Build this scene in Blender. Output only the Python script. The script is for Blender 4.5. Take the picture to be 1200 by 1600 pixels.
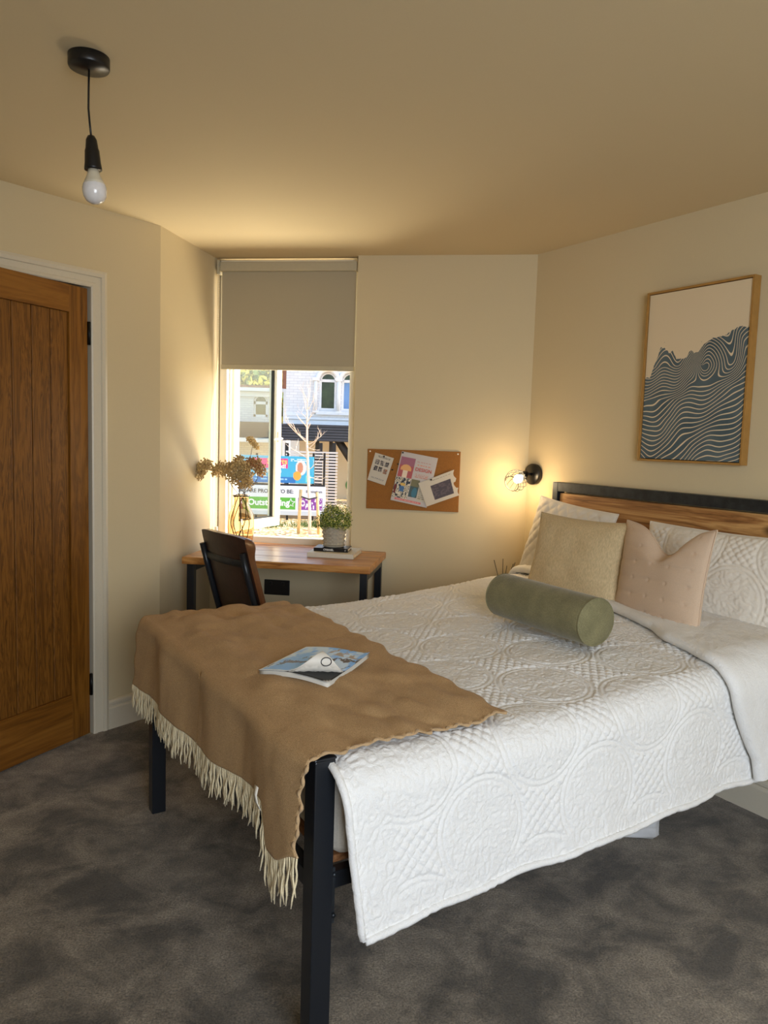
import bpy, bmesh, math, random
import numpy as np
from math import sin, cos, pi, radians, sqrt, atan2
from mathutils import Vector, Matrix, Euler
for _o in list(bpy.data.objects): bpy.data.objects.remove(_o)
SC = bpy.context.scene
COL = SC.collection
random.seed(7)
rng = np.random.default_rng(11)

# ------------------------------------------------------------------ camera
FPX, PITCH, ROLL, CAMH = 1180.0, 0.095746, 0.03098, 1.40
_fw = np.array([0, cos(PITCH), -sin(PITCH)]); _up = np.array([0, sin(PITCH), cos(PITCH)]); _r = np.array([1., 0, 0])
CR = cos(ROLL)*_r + sin(ROLL)*_up; CU = -sin(ROLL)*_r + cos(ROLL)*_up
cd = bpy.data.cameras.new('camera'); cam = bpy.data.objects.new('camera', cd); COL.objects.link(cam)
cam.matrix_world = Matrix(((CR[0], CU[0], -_fw[0], 0), (CR[1], CU[1], -_fw[1], 0), (CR[2], CU[2], -_fw[2], CAMH), (0, 0, 0, 1)))
cd.sensor_fit = 'HORIZONTAL'; cd.sensor_width = 36; cd.lens = 36*FPX/1200; cd.clip_start = .02; cd.clip_end = 300
SC.camera = cam

# ------------------------------------------------------------------ world, sun, exposure
W = bpy.data.worlds.new('world'); SC.world = W; W.use_nodes = True
nt = W.node_tree; bg = nt.nodes['Background']
sky = nt.nodes.new('ShaderNodeTexSky'); sky.sky_type = 'NISHITA'; sky.sun_disc = False
sky.sun_elevation = radians(38); sky.sun_rotation = radians(80)
sky.air_density = 1.0; sky.dust_density = 1.5; sky.ozone_density = 1.0
nt.links.new(sky.outputs[0], bg.inputs[0]); bg.inputs[1].default_value = 0.36
sd = bpy.data.lights.new('sun', 'SUN'); sd.energy = 5.2; sd.angle = radians(.8); sd.color = (1, .88, .68)
sun = bpy.data.objects.new('sun', sd); COL.objects.link(sun)
SUNV = Vector((.988, .06, .74)).normalized()
sun.rotation_euler = SUNV.to_track_quat('Z', 'Y').to_euler(); sun.location = (20, 5, 15)
SC.view_settings.view_transform = 'Standard'; SC.view_settings.look = 'None'
SC.view_settings.gamma = 1; SC.view_settings.use_curve_mapping = False
SC.view_settings.exposure = 0.50

def area(name, loc, target, sx, sy, power, color, spread=180):
    l = bpy.data.lights.new(name, 'AREA'); l.shape = 'RECTANGLE'; l.size = sx; l.size_y = sy
    l.energy = power; l.color = color; l.spread = radians(spread)
    o = bpy.data.objects.new(name, l); COL.objects.link(o); o.location = loc
    o.rotation_euler = (Vector(target)-Vector(loc)).to_track_quat('-Z', 'Y').to_euler()
    return o
# daylight of the room's other window, in the wall behind the camera
area('window_daylight', (0.95, -1.15, 1.45), (0.45, 2.2, .30), 1.5, 1.6, 49, (.84, .91, 1.0), 158)
# area lamp added low outside the front window for the bounce of the sunlit gravel
area('gravel_bounce_fill', (-.25, 4.95, .35), (-.25, 3.5, 2.3), 1.0, .6, 31, (1, .90, .68), 150)

# ------------------------------------------------------------------ pixel helpers (camera at the origin of the plan)
CAMP = np.array([0, 0, CAMH])
def ray(x, y): return _fw + CR*(x-600)/FPX - CU*(y-800)/FPX
def atz(x, y, z): d = ray(x, y); return CAMP + d*((z-CAMH)/d[2])
def aty(x, y, Y): d = ray(x, y); return CAMP + d*(Y/d[1])
def onpl(x, y, pt, n):
    d = ray(x, y); return CAMP + d*((np.array(pt)-CAMP)@n/(d@n))

# ------------------------------------------------------------------ plan
P1 = np.array([-1.098, 3.681, 0]); P2 = np.array([-.975, 4.311, 0]); P3 = np.array([-.179, 4.143, 0]); P4 = np.array([.753, 4.004, 0])
P0 = np.array([-1.557, 3.090, 0])
CEIL = 2.373
DW = np.array([.5288, -.8487, 0]); NW = np.array([-.8487, -.5288, 0])       # right wall direction / normal into the room
DB = (P4-P3)/np.linalg.norm(P4-P3); NB = np.array([-DB[1], DB[0], 0])         # back wall direction / outward normal
DL = (P0-P1)/np.linalg.norm(P0-P1); NL = np.array([-DL[1], DL[0], 0])         # door wall, from the corner towards the camera; NL into the room?
if NL[0] < 0: NL = -NL
DS = (P2-P1)/np.linalg.norm(P2-P1); NS = np.array([DS[1], -DS[0], 0])
if NS[0] < 0: NS = -NS
BW = lambda s, n, z=0: P3 + DB*s + NB*n + np.array([0, 0, z])

# ------------------------------------------------------------------ mesh kit
class MB:
    def __init__(s): s.v = []; s.f = []; s.m = []; s.sm = []
    def add(s, vs, fs, mi=0, smooth=False):
        o = len(s.v); s.v += [tuple(float(c) for c in v) for v in vs]
        s.f += [tuple(i+o for i in f) for f in fs]; s.m += [mi]*len(fs); s.sm += [smooth]*len(fs); return s
    def box(s, a, b, mi=0):
        x0, y0, z0 = a; x1, y1, z1 = b
        if x0 > x1: x0, x1 = x1, x0
        if y0 > y1: y0, y1 = y1, y0
        if z0 > z1: z0, z1 = z1, z0
        return s.add([(x0,y0,z0),(x1,y0,z0),(x1,y1,z0),(x0,y1,z0),(x0,y0,z1),(x1,y0,z1),(x1,y1,z1),(x0,y1,z1)],
                     [(0,3,2,1),(4,5,6,7),(0,1,5,4),(1,2,6,5),(2,3,7,6),(3,0,4,7)], mi)
    def prism(s, poly, z0, z1, mi=0):
        n = len(poly)
        A = sum(poly[i][0]*poly[(i+1)%n][1]-poly[(i+1)%n][0]*poly[i][1] for i in range(n))
        if A < 0: poly = poly[::-1]
        vs = [(p[0], p[1], z0) for p in poly]+[(p[0], p[1], z1) for p in poly]
        return s.add(vs, [tuple(range(n))[::-1], tuple(range(n, 2*n))]+[(i, (i+1)%n, n+(i+1)%n, n+i) for i in range(n)], mi)
    def tube(s, pts, r, sides=8, mi=0, caps=True, closed=False):
        pts = [Vector(p) for p in pts]; n = len(pts)
        rs = r if isinstance(r, (list, tuple, np.ndarray)) else [r]*n
        vs = []; up = None
        for i, p in enumerate(pts):
            if closed: t = pts[(i+1)%n]-pts[i-1]
            else: t = pts[min(i+1, n-1)]-pts[max(i-1, 0)]
            if t.length < 1e-9: t = Vector((0, 0, 1))
            t.normalize()
            if up is None: up = Vector((0, 0, 1)) if abs(t.z) < .9 else Vector((1, 0, 0))
            a = t.cross(up)
            if a.length < 1e-6: a = t.orthogonal()
            a.normalize(); b = a.cross(t).normalized(); up = b
            for k in range(sides):
                an = 2*pi*k/sides; vs.append(p+(a*cos(an)+b*sin(an))*rs[i])
        fs = []
        for i in range(n if closed else n-1):
            j = (i+1) % n
            for k in range(sides):
                l = (k+1) % sides; fs.append((i*sides+k, i*sides+l, j*sides+l, j*sides+k))
        if caps and not closed: fs += [tuple(range(sides))[::-1], tuple(range((n-1)*sides, n*sides))]
        return s.add(vs, fs, mi, True)
    def lathe(s, prof, c=(0, 0, 0), sides=32, mi=0, smooth=True):
        vs = []; n = len(prof)
        for r, z in prof:
            for k in range(sides):
                a = 2*pi*k/sides; vs.append((c[0]+max(r, 1e-5)*cos(a), c[1]+max(r, 1e-5)*sin(a), c[2]+z))
        fs = [(i*sides+k, i*sides+(k+1)%sides, (i+1)*sides+(k+1)%sides, (i+1)*sides+k) for i in range(n-1) for k in range(sides)]
        return s.add(vs, fs, mi, smooth)
    def grid(s, G, mi=0, smooth=True, flip=False):
        nu, nv = G.shape[:2]
        fs = [(i*nv+j, (i+1)*nv+j, (i+1)*nv+j+1, i*nv+j+1) for i in range(nu-1) for j in range(nv-1)]
        if flip: fs = [f[::-1] for f in fs]
        return s.add(G.reshape(-1, 3), fs, mi, smooth)
    def ball(s, c, r, seg=8, rings=5, mi=0, sc=(1, 1, 1)):
        prof = [(r*sin(pi*i/rings), -r*cos(pi*i/rings)) for i in range(rings+1)]
        vs = []
        for rr, z in prof:
            for k in range(seg):
                a = 2*pi*k/seg; vs.append((c[0]+max(rr, 1e-5)*cos(a)*sc[0], c[1]+max(rr, 1e-5)*sin(a)*sc[1], c[2]+z*sc[2]))
        fs = [(i*seg+k, i*seg+(k+1)%seg, (i+1)*seg+(k+1)%seg, (i+1)*seg+k) for i in range(rings) for k in range(seg)]
        return s.add(vs, fs, mi, True)

def obj(name, mb, mats, parent=None, M=None, bevel=0, label=None, cat=None, group=None, kind=None, recenter=True, segs=2):
    """link one mesh. M = 4x4 frame the vertices are written in (world if None). Children keep their vertices in the parent's frame."""
    me = bpy.data.meshes.new(name)
    V = np.array(mb.v, dtype=float).reshape(-1, 3)
    off = np.zeros(3)
    if parent is None and recenter and len(V):
        lo, hi = V.min(0), V.max(0); off = np.array([(lo[0]+hi[0])/2, (lo[1]+hi[1])/2, lo[2]]); V = V-off
    me.from_pydata(V.tolist(), [], mb.f)
    if not isinstance(mats, (list, tuple)): mats = [mats]
    for m in mats: me.materials.append(m)
    me.polygons.foreach_set('material_index', mb.m); me.polygons.foreach_set('use_smooth', mb.sm); me.update()
    o = bpy.data.objects.new(name, me); COL.objects.link(o)
    if parent is not None: o.parent = parent
    else: o.matrix_world = (M if M is not None else Matrix()) @ Matrix.Translation(Vector(off))
    if bevel:
        b = o.modifiers.new('bevel', 'BEVEL'); b.width = bevel; b.segments = segs; b.limit_method = 'ANGLE'; b.angle_limit = radians(35)
    tag(o, label, cat, group, kind)
    return o
def tag(o, label=None, cat=None, group=None, kind=None):
    if label: o['label'] = label
    if cat: o['category'] = cat
    if group: o['group'] = group
    if kind: o['kind'] = kind
    return o
def frame(o3, x3):
    x = Vector(x3).normalized(); z = Vector((0, 0, 1)); y = z.cross(x)
    return Matrix(((x.x, y.x, 0, o3[0]), (x.y, y.y, 0, o3[1]), (x.z, y.z, 1, o3[2]), (0, 0, 0, 1)))
def thing(name, label=None, cat=None, M=None, group=None, kind=None, parent=None):
    o = bpy.data.objects.new(name, None); COL.objects.link(o); o.empty_display_size = .1
    if parent is not None: o.parent = parent
    elif M is not None: o.matrix_world = M
    return tag(o, label, cat, group, kind)
def struct(name, mb, mats, M=None, **k): return obj(name, mb, mats, M=M, kind='structure', **k)
def copy_tree(o, parent=None):
    c = o.copy(); COL.objects.link(c)
    if parent is not None: c.parent = parent
    for ch in list(o.children): copy_tree(ch, c)
    return c

# value noise (numpy)
_perm = rng.random((64, 64))
def vnoise(x, y):
    xi = np.floor(x).astype(int); yi = np.floor(y).astype(int); fx = x-xi; fy = y-yi
    fx = fx*fx*(3-2*fx); fy = fy*fy*(3-2*fy)
    a = _perm[xi % 64, yi % 64]; b = _perm[(xi+1) % 64, yi % 64]; c = _perm[xi % 64, (yi+1) % 64]; d = _perm[(xi+1) % 64, (yi+1) % 64]
    return (a*(1-fx)+b*fx)*(1-fy)+(c*(1-fx)+d*fx)*fy-.5
def fbm(x, y, o=3):
    r = 0; a = 1
    for k in range(o): r = r+a*vnoise(x*2**k+17*k, y*2**k+5*k); a *= .5
    return r
def sstep(x, a, b): t = np.clip((x-a)/(b-a), 0, 1); return t*t*(3-2*t)

# ------------------------------------------------------------------ materials
def s2l(c): return tuple(((v/12.92) if v <= .04045 else ((v+.055)/1.055)**2.4) for v in c)
def hexc(r, g, b): return s2l((r/255, g/255, b/255))
def new_mat(name):
    m = bpy.data.materials.new(name); m.use_nodes = True; return m, m.node_tree, m.node_tree.nodes['Principled BSDF']
def N(nt, t, **k):
    n = nt.nodes.new(t)
    for a, b in k.items(): setattr(n, a, b)
    return n
def coords(nt, scale=(1, 1, 1), kind='Object', rot=(0, 0, 0), rnd=False):
    tc = N(nt, 'ShaderNodeTexCoord'); mp = N(nt, 'ShaderNodeMapping'); mp.inputs['Scale'].default_value = scale; mp.inputs['Rotation'].default_value = rot
    nt.links.new(tc.outputs[kind], mp.inputs[0])
    if rnd:
        oi = N(nt, 'ShaderNodeObjectInfo'); mu = N(nt, 'ShaderNodeMath', operation='MULTIPLY'); mu.inputs[1].default_value = 37
        nt.links.new(oi.outputs['Random'], mu.inputs[0]); nt.links.new(mu.outputs[0], mp.inputs['Location'])
    return mp.outputs[0]
def noise(nt, vec, scale, detail=4, rough=.55, dist=0):
    n = N(nt, 'ShaderNodeTexNoise'); n.inputs['Scale'].default_value = scale; n.inputs['Detail'].default_value = detail
    n.inputs['Roughness'].default_value = rough; n.inputs['Distortion'].default_value = dist
    nt.links.new(vec, n.inputs['Vector']); return n.outputs['Fac']
def ramp(nt, fac, stops, interp='LINEAR'):
    r = N(nt, 'ShaderNodeValToRGB'); r.color_ramp.interpolation = interp
    e = r.color_ramp.elements
    while len(e) < len(stops): e.new(.5)
    for i, (p, c) in enumerate(stops): e[i].position = p; e[i].color = (*c, 1) if len(c) == 3 else c
    nt.links.new(fac, r.inputs[0]); return r.outputs[0]
def bump(nt, h, bsdf, strength=.3, dist=.01, prev=None):
    b = N(nt, 'ShaderNodeBump'); b.inputs['Strength'].default_value = strength; b.inputs['Distance'].default_value = dist
    nt.links.new(h, b.inputs['Height'])
    if prev is not None: nt.links.new(prev, b.inputs['Normal'])
    nt.links.new(b.outputs[0], bsdf.inputs['Normal']); return b.outputs[0]
def plain(name, col, rough=.6, metal=0, spec=.5, nscale=60, var=.06, bmp=.05, sheen=0, coat=0):
    m, nt, b = new_mat(name); v = coords(nt)
    c0 = tuple(max(0, x*(1-var)) for x in col); c1 = tuple(min(1, x*(1+var)) for x in col)
    f = noise(nt, v, nscale, 3)
    nt.links.new(ramp(nt, f, [(.3, c0), (.7, c1)]), b.inputs['Base Color'])
    b.inputs['Roughness'].default_value = rough; b.inputs['Metallic'].default_value = metal
    b.inputs['Specular IOR Level'].default_value = spec
    if sheen: b.inputs['Sheen Weight'].default_value = sheen; b.inputs['Sheen Roughness'].default_value = .5
    if coat: b.inputs['Coat Weight'].default_value = coat; b.inputs['Coat Roughness'].default_value = .15
    if bmp: bump(nt, f, b, bmp, .002)
    return m
def wood(name, dark, mid, light, axis=0, scale=1.0, rough=.45, ring=9.0, bmp=.15, coat=0, knots=False):
    """grain runs along the object's axis (0 x, 1 y, 2 z)"""
    m, nt, b = new_mat(name)
    sc = [7*scale]*3; sc[axis] = .55*scale
    v = coords(nt, tuple(sc), rnd=True)
    f1 = noise(nt, v, 2.2, 5, .6, 1.2)
    sc2 = [90*scale]*3; sc2[axis] = 3*scale
    f2 = noise(nt, coords(nt, tuple(sc2), rnd=True), 1.0, 3, .6)
    mu = N(nt, 'ShaderNodeMath', operation='MULTIPLY'); mu.inputs[1].default_value = ring; nt.links.new(f1, mu.inputs[0])
    sn = N(nt, 'ShaderNodeMath', operation='PINGPONG'); sn.inputs[1].default_value = 1; nt.links.new(mu.outputs[0], sn.inputs[0])
    mix = N(nt, 'ShaderNodeMath', operation='MULTIPLY_ADD'); mix.inputs[1].default_value = .45; nt.links.new(sn.outputs[0], mix.inputs[0])
    m2 = N(nt, 'ShaderNodeMath', operation='MULTIPLY'); m2.inputs[1].default_value = .6; nt.links.new(f2, m2.inputs[0]); nt.links.new(m2.outputs[0], mix.inputs[2])
    c = ramp(nt, mix.outputs[0], [(.15, dark), (.42, mid), (.75, light)])
    if knots:
        vo = N(nt, 'ShaderNodeTexVoronoi'); vo.inputs['Scale'].default_value = 1
        ks = [6.5]*3; ks[axis] = 3.2
        nt.links.new(coords(nt, tuple(ks), rnd=True), vo.inputs['Vector'])
        kr = ramp(nt, vo.outputs['Distance'], [(.06, (1, 1, 1)), (.17, (0, 0, 0))])
        mx = N(nt, 'ShaderNodeMixRGB'); mx.inputs[2].default_value = (*[x*.45 for x in dark], 1)
        nt.links.new(kr, mx.inputs[0]); nt.links.new(c, mx.inputs[1]); c = mx.outputs[0]
    nt.links.new(c, b.inputs['Base Color']); b.inputs['Roughness'].default_value = rough
    if coat: b.inputs['Coat Weight'].default_value = coat; b.inputs['Coat Roughness'].default_value = .25
    bump(nt, mix.outputs[0], b, bmp, .003)
    return m
def fabric(name, col, scale=900, rough=.9, var=.12, bmp=.25, sheen=.2, big=0, bigscale=20, aniso=None, col2=None):
    m, nt, b = new_mat(name)
    v = coords(nt, aniso or (1, 1, 1)); f = noise(nt, v, scale, 2)
    c0 = tuple(x*(1-var) for x in (col2 or col)); c1 = tuple(min(1, x*(1+var)) for x in col)
    c = ramp(nt, f, [(.35, c0), (.65, c1)])
    if big:
        g = noise(nt, coords(nt), bigscale, 4); mx = N(nt, 'ShaderNodeMixRGB', blend_type='MULTIPLY'); mx.inputs[0].default_value = 1
        nt.links.new(c, mx.inputs[1]); nt.links.new(ramp(nt, g, [(.3, (1-big,)*3), (.7, (1, 1, 1))]), mx.inputs[2]); c = mx.outputs[0]
    nt.links.new(c, b.inputs['Base Color']); b.inputs['Roughness'].default_value = rough
    b.inputs['Specular IOR Level'].default_value = .2
    b.inputs['Sheen Weight'].default_value = sheen; b.inputs['Sheen Roughness'].default_value = .4
    bump(nt, f, b, bmp, .001)
    return m
def glass(name, col=(1, 1, 1), rough=0, ior=1.45):
    m, nt, b = new_mat(name); b.inputs['Base Color'].default_value = (*col, 1); b.inputs['Transmission Weight'].default_value = 1
    b.inputs['Roughness'].default_value = rough; b.inputs['IOR'].default_value = ior; return m
def pane_mat(name, tint=(.9, .95, .93), refl=.05):
    m, nt, b = new_mat(name)                                      # thin clear pane: mostly straight through, a little mirror
    tr = N(nt, 'ShaderNodeBsdfTransparent'); tr.inputs[0].default_value = (*tint, 1)
    gl = N(nt, 'ShaderNodeBsdfGlossy'); gl.inputs['Roughness'].default_value = .02
    mx = N(nt, 'ShaderNodeMixShader'); mx.inputs[0].default_value = refl; nt.links.new(tr.outputs[0], mx.inputs[1]); nt.links.new(gl.outputs[0], mx.inputs[2])
    nt.links.new(mx.outputs[0], nt.nodes['Material Output'].inputs[0]); return m
def emis(name, col, st):
    m, nt, b = new_mat(name); b.inputs['Base Color'].default_value = (*col, 1); b.inputs['Emission Color'].default_value = (*col, 1); b.inputs['Emission Strength'].default_value = st; return m
def vcol_mat(name, rough=.7, coat=0, bmp=0):
    m, nt, b = new_mat(name); a = N(nt, 'ShaderNodeVertexColor'); a.layer_name = 'print'
    nt.links.new(a.outputs[0], b.inputs['Base Color']); b.inputs['Roughness'].default_value = rough
    if coat: b.inputs['Coat Weight'].default_value = coat; b.inputs['Coat Roughness'].default_value = .12
    return m
def set_print(o, cols):
    """cols (nverts,3) linear: flat print on the sheet"""
    me = o.data; ca = me.color_attributes.new('print', 'FLOAT_COLOR', 'POINT')
    a = np.ones((len(me.vertices), 4), dtype=np.float32); a[:len(cols), :3] = cols; ca.data.foreach_set('color', a.ravel())

M_wall = plain('wall_paint', hexc(212, 195, 158), .85, nscale=260, var=.012, bmp=.04, spec=.25)
M_ceil = plain('ceiling_paint', hexc(214, 196, 160), .9, nscale=200, var=.01, bmp=.03, spec=.2)
M_trim = plain('white_gloss_paint', hexc(214, 204, 182), .35, nscale=90, var=.015, bmp=.02)
M_upvc = plain('white_window_plastic', hexc(235, 232, 220), .3, nscale=50, var=.01, bmp=0)
M_steel = plain('black_powder_coated_steel', hexc(34, 37, 42), .33, metal=.3, nscale=500, var=.2, bmp=.06)
M_rawsteel = plain('blued_raw_steel', hexc(62, 66, 70), .45, metal=.75, nscale=22, var=.3, bmp=.04)
M_black = plain('black_plastic', hexc(20, 19, 19), .35, nscale=80, var=.1, bmp=0)
M_blackm = plain('black_hinge_metal', hexc(14, 14, 14), .4, metal=.4, var=.1)
M_dooroak = wood('door_oak', hexc(84, 48, 8), hexc(120, 74, 18), hexc(142, 92, 30), axis=2, scale=1.1, rough=.42, ring=8, bmp=.08)
M_dooroak_h = wood('door_oak_horizontal', hexc(88, 52, 10), hexc(124, 76, 20), hexc(144, 94, 32), axis=0, scale=1.1, rough=.42, ring=5, bmp=.08)
M_doorpl = wood('door_oak_plank', hexc(68, 38, 6), hexc(108, 66, 16), hexc(134, 86, 28), axis=2, scale=1.5, rough=.45, ring=17, bmp=.1)
M_desk = wood('stained_pine', hexc(112, 62, 24), hexc(172, 112, 52), hexc(206, 150, 84), axis=0, scale=.9, rough=.36, ring=8, bmp=.15, coat=.3)
M_hbwood = wood('rustic_stained_board', hexc(84, 50, 22), hexc(160, 110, 60), hexc(204, 158, 98), axis=1, scale=.8, rough=.55, ring=7, bmp=.3, knots=True)
M_slat = wood('raw_slat', hexc(110, 66, 34), hexc(150, 98, 56), hexc(176, 124, 80), axis=1, rough=.7)

# carpet
M_carpet, nt_, b_ = new_mat('grey_carpet')
v_ = coords(nt_)
f1 = noise(nt_, v_, 4.2, 6, .65, .6); f2 = noise(nt_, v_, 170, 4, .85); f3 = noise(nt_, v_, 13, 4, .6, .3)
ca = ramp(nt_, f1, [(.38, hexc(98, 90, 78)), (.58, hexc(164, 151, 132))])
cb = ramp(nt_, f3, [(.32, (.62, .62, .62)), (.6, (1, 1, 1))]); cc = ramp(nt_, f2, [(.38, (.38, .38, .38)), (.62, (1.45, 1.45, 1.45))])
m1 = N(nt_, 'ShaderNodeMixRGB', blend_type='MULTIPLY'); m1.inputs[0].default_value = 1; nt_.links.new(ca, m1.inputs[1]); nt_.links.new(cb, m1.inputs[2])
m2 = N(nt_, 'ShaderNodeMixRGB', blend_type='MULTIPLY'); m2.inputs[0].default_value = 1; nt_.links.new(m1.outputs[0], m2.inputs[1]); nt_.links.new(cc, m2.inputs[2])
nt_.links.new(m2.outputs[0], b_.inputs['Base Color']); b_.inputs['Roughness'].default_value = 1; b_.inputs['Specular IOR Level'].default_value = .1
b_.inputs['Sheen Weight'].default_value = .3
pb = bump(nt_, f2, b_, .9, .006); bump(nt_, f3, b_, .35, .02, pb)

# ------------------------------------------------------------------ room shell
A1 = P1+DL*3.6; A0 = np.array([-2.6, -1.2, 0]); A5 = P4+DW*4.1; A6 = np.array([2.5, -1.2, 0])
P2e = BW(-.808, .16)
def wall_poly(a, b, na, th=.14, ea=0, eb=0):
    a = np.array(a); b = np.array(b); d = (b-a)/np.linalg.norm(b-a); a2 = a-d*ea; b2 = b+d*eb; o = -na*th
    return [tuple(a)[:2], tuple(b)[:2], tuple((b2+o))[:2], tuple((a2+o))[:2]]
fl = [A0, A1, P1, P2e, BW(0, .16), P4+NB*.1, A5, A6]
struct('floor', MB().prism([(p[0]*1.0, p[1]) for p in fl], -.12, 0), M_carpet, recenter=False)
cl = [A0+[-.14, -.14, 0], A1+[-.2, 0, 0], P1-NL*.14, P2e+[-.16, .06, 0], BW(0, .24), P4+NB*.2+DB*.1, A5+[.2, 0, 0], A6+[.14, -.14, 0]]
struct('ceiling', MB().prism([(p[0], p[1]) for p in cl], CEIL, CEIL+.12), M_ceil)

# left wall with the door opening. t runs from the corner P1 towards the camera
def on_left(x, y): v = onpl(x, y, P1, NL); return (v-P1)@DL, v[2]
t_arch = on_left(164, 425)[0]; z_arch = on_left(164, 425)[1]
HINGE_T = on_left(139, 900)[0]
LEAFW = .762; LEAFH = on_left(134.5, 449)[1]-.005
T_OPEN0 = HINGE_T-.012; T_OPEN1 = HINGE_T+LEAFW+.012; Z_OPEN = LEAFH+.012
def lw(t, n): p = P1+DL*t+NL*n; return (p[0], p[1])
L1 = np.linalg.norm(A1-P1)
mb = MB()
mb.prism([lw(0, 0), lw(T_OPEN0-.03, 0), lw(T_OPEN0-.03, -.12), lw(-.03, -.12)], 0, CEIL)
mb.prism([lw(T_OPEN1+.03, 0), lw(L1, 0), lw(L1+.1, -.12), lw(T_OPEN1+.03, -.12)], 0, CEIL)
mb.prism([lw(T_OPEN0-.03, 0), lw(T_OPEN1+.03, 0), lw(T_OPEN1+.03, -.12), lw(T_OPEN0-.03, -.12)], Z_OPEN+.03, CEIL)
struct('wall_left', mb, M_wall)
mb = MB(); mb.prism([lw(T_OPEN0-.25, -.9), lw(T_OPEN1+.25, -.9), lw(T_OPEN1+.25, -1.0), lw(T_OPEN0-.25, -1.0)], 0, CEIL)
mb.prism([lw(T_OPEN0-.25, -.12), lw(T_OPEN0-.15, -.12), lw(T_OPEN0-.15, -.9), lw(T_OPEN0-.25, -.9)], 0, CEIL)
mb.prism([lw(T_OPEN1+.25, -.12), lw(T_OPEN1+.15, -.12), lw(T_OPEN1+.15, -.9), lw(T_OPEN1+.25, -.9)], 0, CEIL)
mb.prism([lw(T_OPEN0-.25, .05), lw(T_OPEN1+.25, .05), lw(T_OPEN1+.25, -1.0), lw(T_OPEN0-.25, -1.0)], -.16, -.002)
mb.prism([lw(T_OPEN0-.25, -.12), lw(T_OPEN1+.25, -.12), lw(T_OPEN1+.25, -1.0), lw(T_OPEN0-.25, -1.0)], CEIL, CEIL+.05)
struct('wall_hall', mb, M_wall)
# short wall between door wall and window
struct('wall_left_return', MB().prism([tuple(P1[:2]), tuple(P2e[:2]), tuple((P2e-NS*.14)[:2]), tuple((P1-NS*.14)[:2])], 0, CEIL), M_wall)
mb = MB()
mb.prism([tuple(BW(-.83, 0)[:2]), tuple(BW(0, 0)[:2]), tuple(BW(0, .16)[:2]), tuple(BW(-.83, .16)[:2])], 0, .768)
mb.prism([tuple(BW(0, 0)[:2]), tuple(P4[:2]), tuple((P4+NB*.16+DB*.08)[:2]), tuple(BW(0, .16)[:2])], 0, CEIL)
struct('wall_back', mb, M_wall)
struct('wall_right', MB().prism([tuple(P4[:2]), tuple(A5[:2]), tuple((A5-NW*.16)[:2]), tuple((P4-NW*.16-DW*.03)[:2])], 0, CEIL), M_wall)
struct('wall_front_left', MB().prism([tuple(A0[:2]), tuple(A1[:2]), (A1[0]-.14, A1[1]), (A0[0]-.14, A0[1])], 0, CEIL), M_wall)
struct('wall_front_right', MB().prism([tuple(A5[:2]), tuple(A6[:2]), (A6[0]+.16, A6[1]), (A5[0]+.16, A5[1])], 0, CEIL), M_wall)
mb = MB(); mb.box((-2.75, -1.34, 0), (.15, -1.2, CEIL)); mb.box((1.75, -1.34, 0), (2.66, -1.2, CEIL)); mb.box((.15, -1.34, 2.25), (1.75, -1.2, CEIL)); mb.box((.15, -1.34, 0), (1.75, -1.2, .65))
struct('wall_front', mb, M_wall)
w2 = thing('window_2', kind='structure', M=Matrix.Translation((.95, -1.27, .65)))
mb = MB(); mb.box((-.8, -.03, 0), (-.74, .03, 1.6)); mb.box((.74, -.03, 0), (.8, .03, 1.6)); mb.box((-.8, -.03, 0), (.8, .03, .06)); mb.box((-.8, -.03, 1.54), (.8, .03, 1.6)); mb.box((-.03, -.03, 0), (.03, .03, 1.6))
obj('window_frame', mb, M_upvc, w2)

# skirting boards
SK = [(0, 0), (.018, 0), (.018, .098), (.016, .104), (.011, .108), (.011, .113), (.0155, .118), (.0155, .128), (.012, .135), (.006, .139), (0, .14)]
def skirting(name, a, b, n):
    mb = MB(); a = np.array(a); b = np.array(b); vs = []
    for p in (a, b):
        for q, z in SK: vs.append(tuple(p[:2]+n[:2]*(q+.0005))+(z,))
    k = len(SK); fs = [(i, i+1, k+i+1, k+i) for i in range(k-1)]+[tuple(range(k)), tuple(range(k, 2*k))[::-1]]
    mb.add(vs, fs); return struct(name, mb, M_trim)
skirting('baseboard_left', P1-DL*0.006, P1+DL*(t_arch), NL)
skirting('baseboard_left_return', P1-DS*.003, BW(-.808, 0), NS)
skirting('baseboard_back', BW(-.79, 0), P4-DB*.004, -NB)
skirting('baseboard_right', P4+DW*.012, A5, NW)
skirting('baseboard_front_left', P1+DL*(T_OPEN1+.1), A1, NL)

# ------------------------------------------------------------------ door
MD = frame(P1+DL*0, DL)     # local x along the wall from the corner; y = z cross x
ysgn = 1 if np.dot(np.cross([0, 0, 1], DL), NL) > 0 else -1    # sign of the room side on local y
def Y(v): return ysgn*v
def arch_prof(w): # (offset from opening edge, thickness)
    return [(0, 0), (0, .012), (.006, .016), (.018, .016), (.021, .011), (.045, .013), (.048, .019), (.062, .021), (w, .015), (w, 0)]
AW = (T_OPEN0 - t_arch)
mb = MB()
PR = arch_prof(AW)
def mitre(path_pts, outs):
    pass
z_in = Z_OPEN-.004
rows = []
for (px_, pz_, sx_, sz_) in ((T_OPEN0, 0, -1, 0), (T_OPEN0, z_in, -1, 1), (T_OPEN1, z_in, 1, 1), (T_OPEN1, 0, 1, 0)):
    rows.append([(px_+sx_*o, Y(t+.0005), pz_+sz_*o) for o, t in PR])
k = len(PR); vs = [v for r in rows for v in r]; fs = []
for i in range(3):
    for j in range(k-1): fs.append((i*k+j, i*k+j+1, (i+1)*k+j+1, (i+1)*k+j))
mb.add(vs, fs)
struct('trim_1', mb, M_trim, M=MD)
door = thing('door_1', kind='structure', M=MD)
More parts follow.
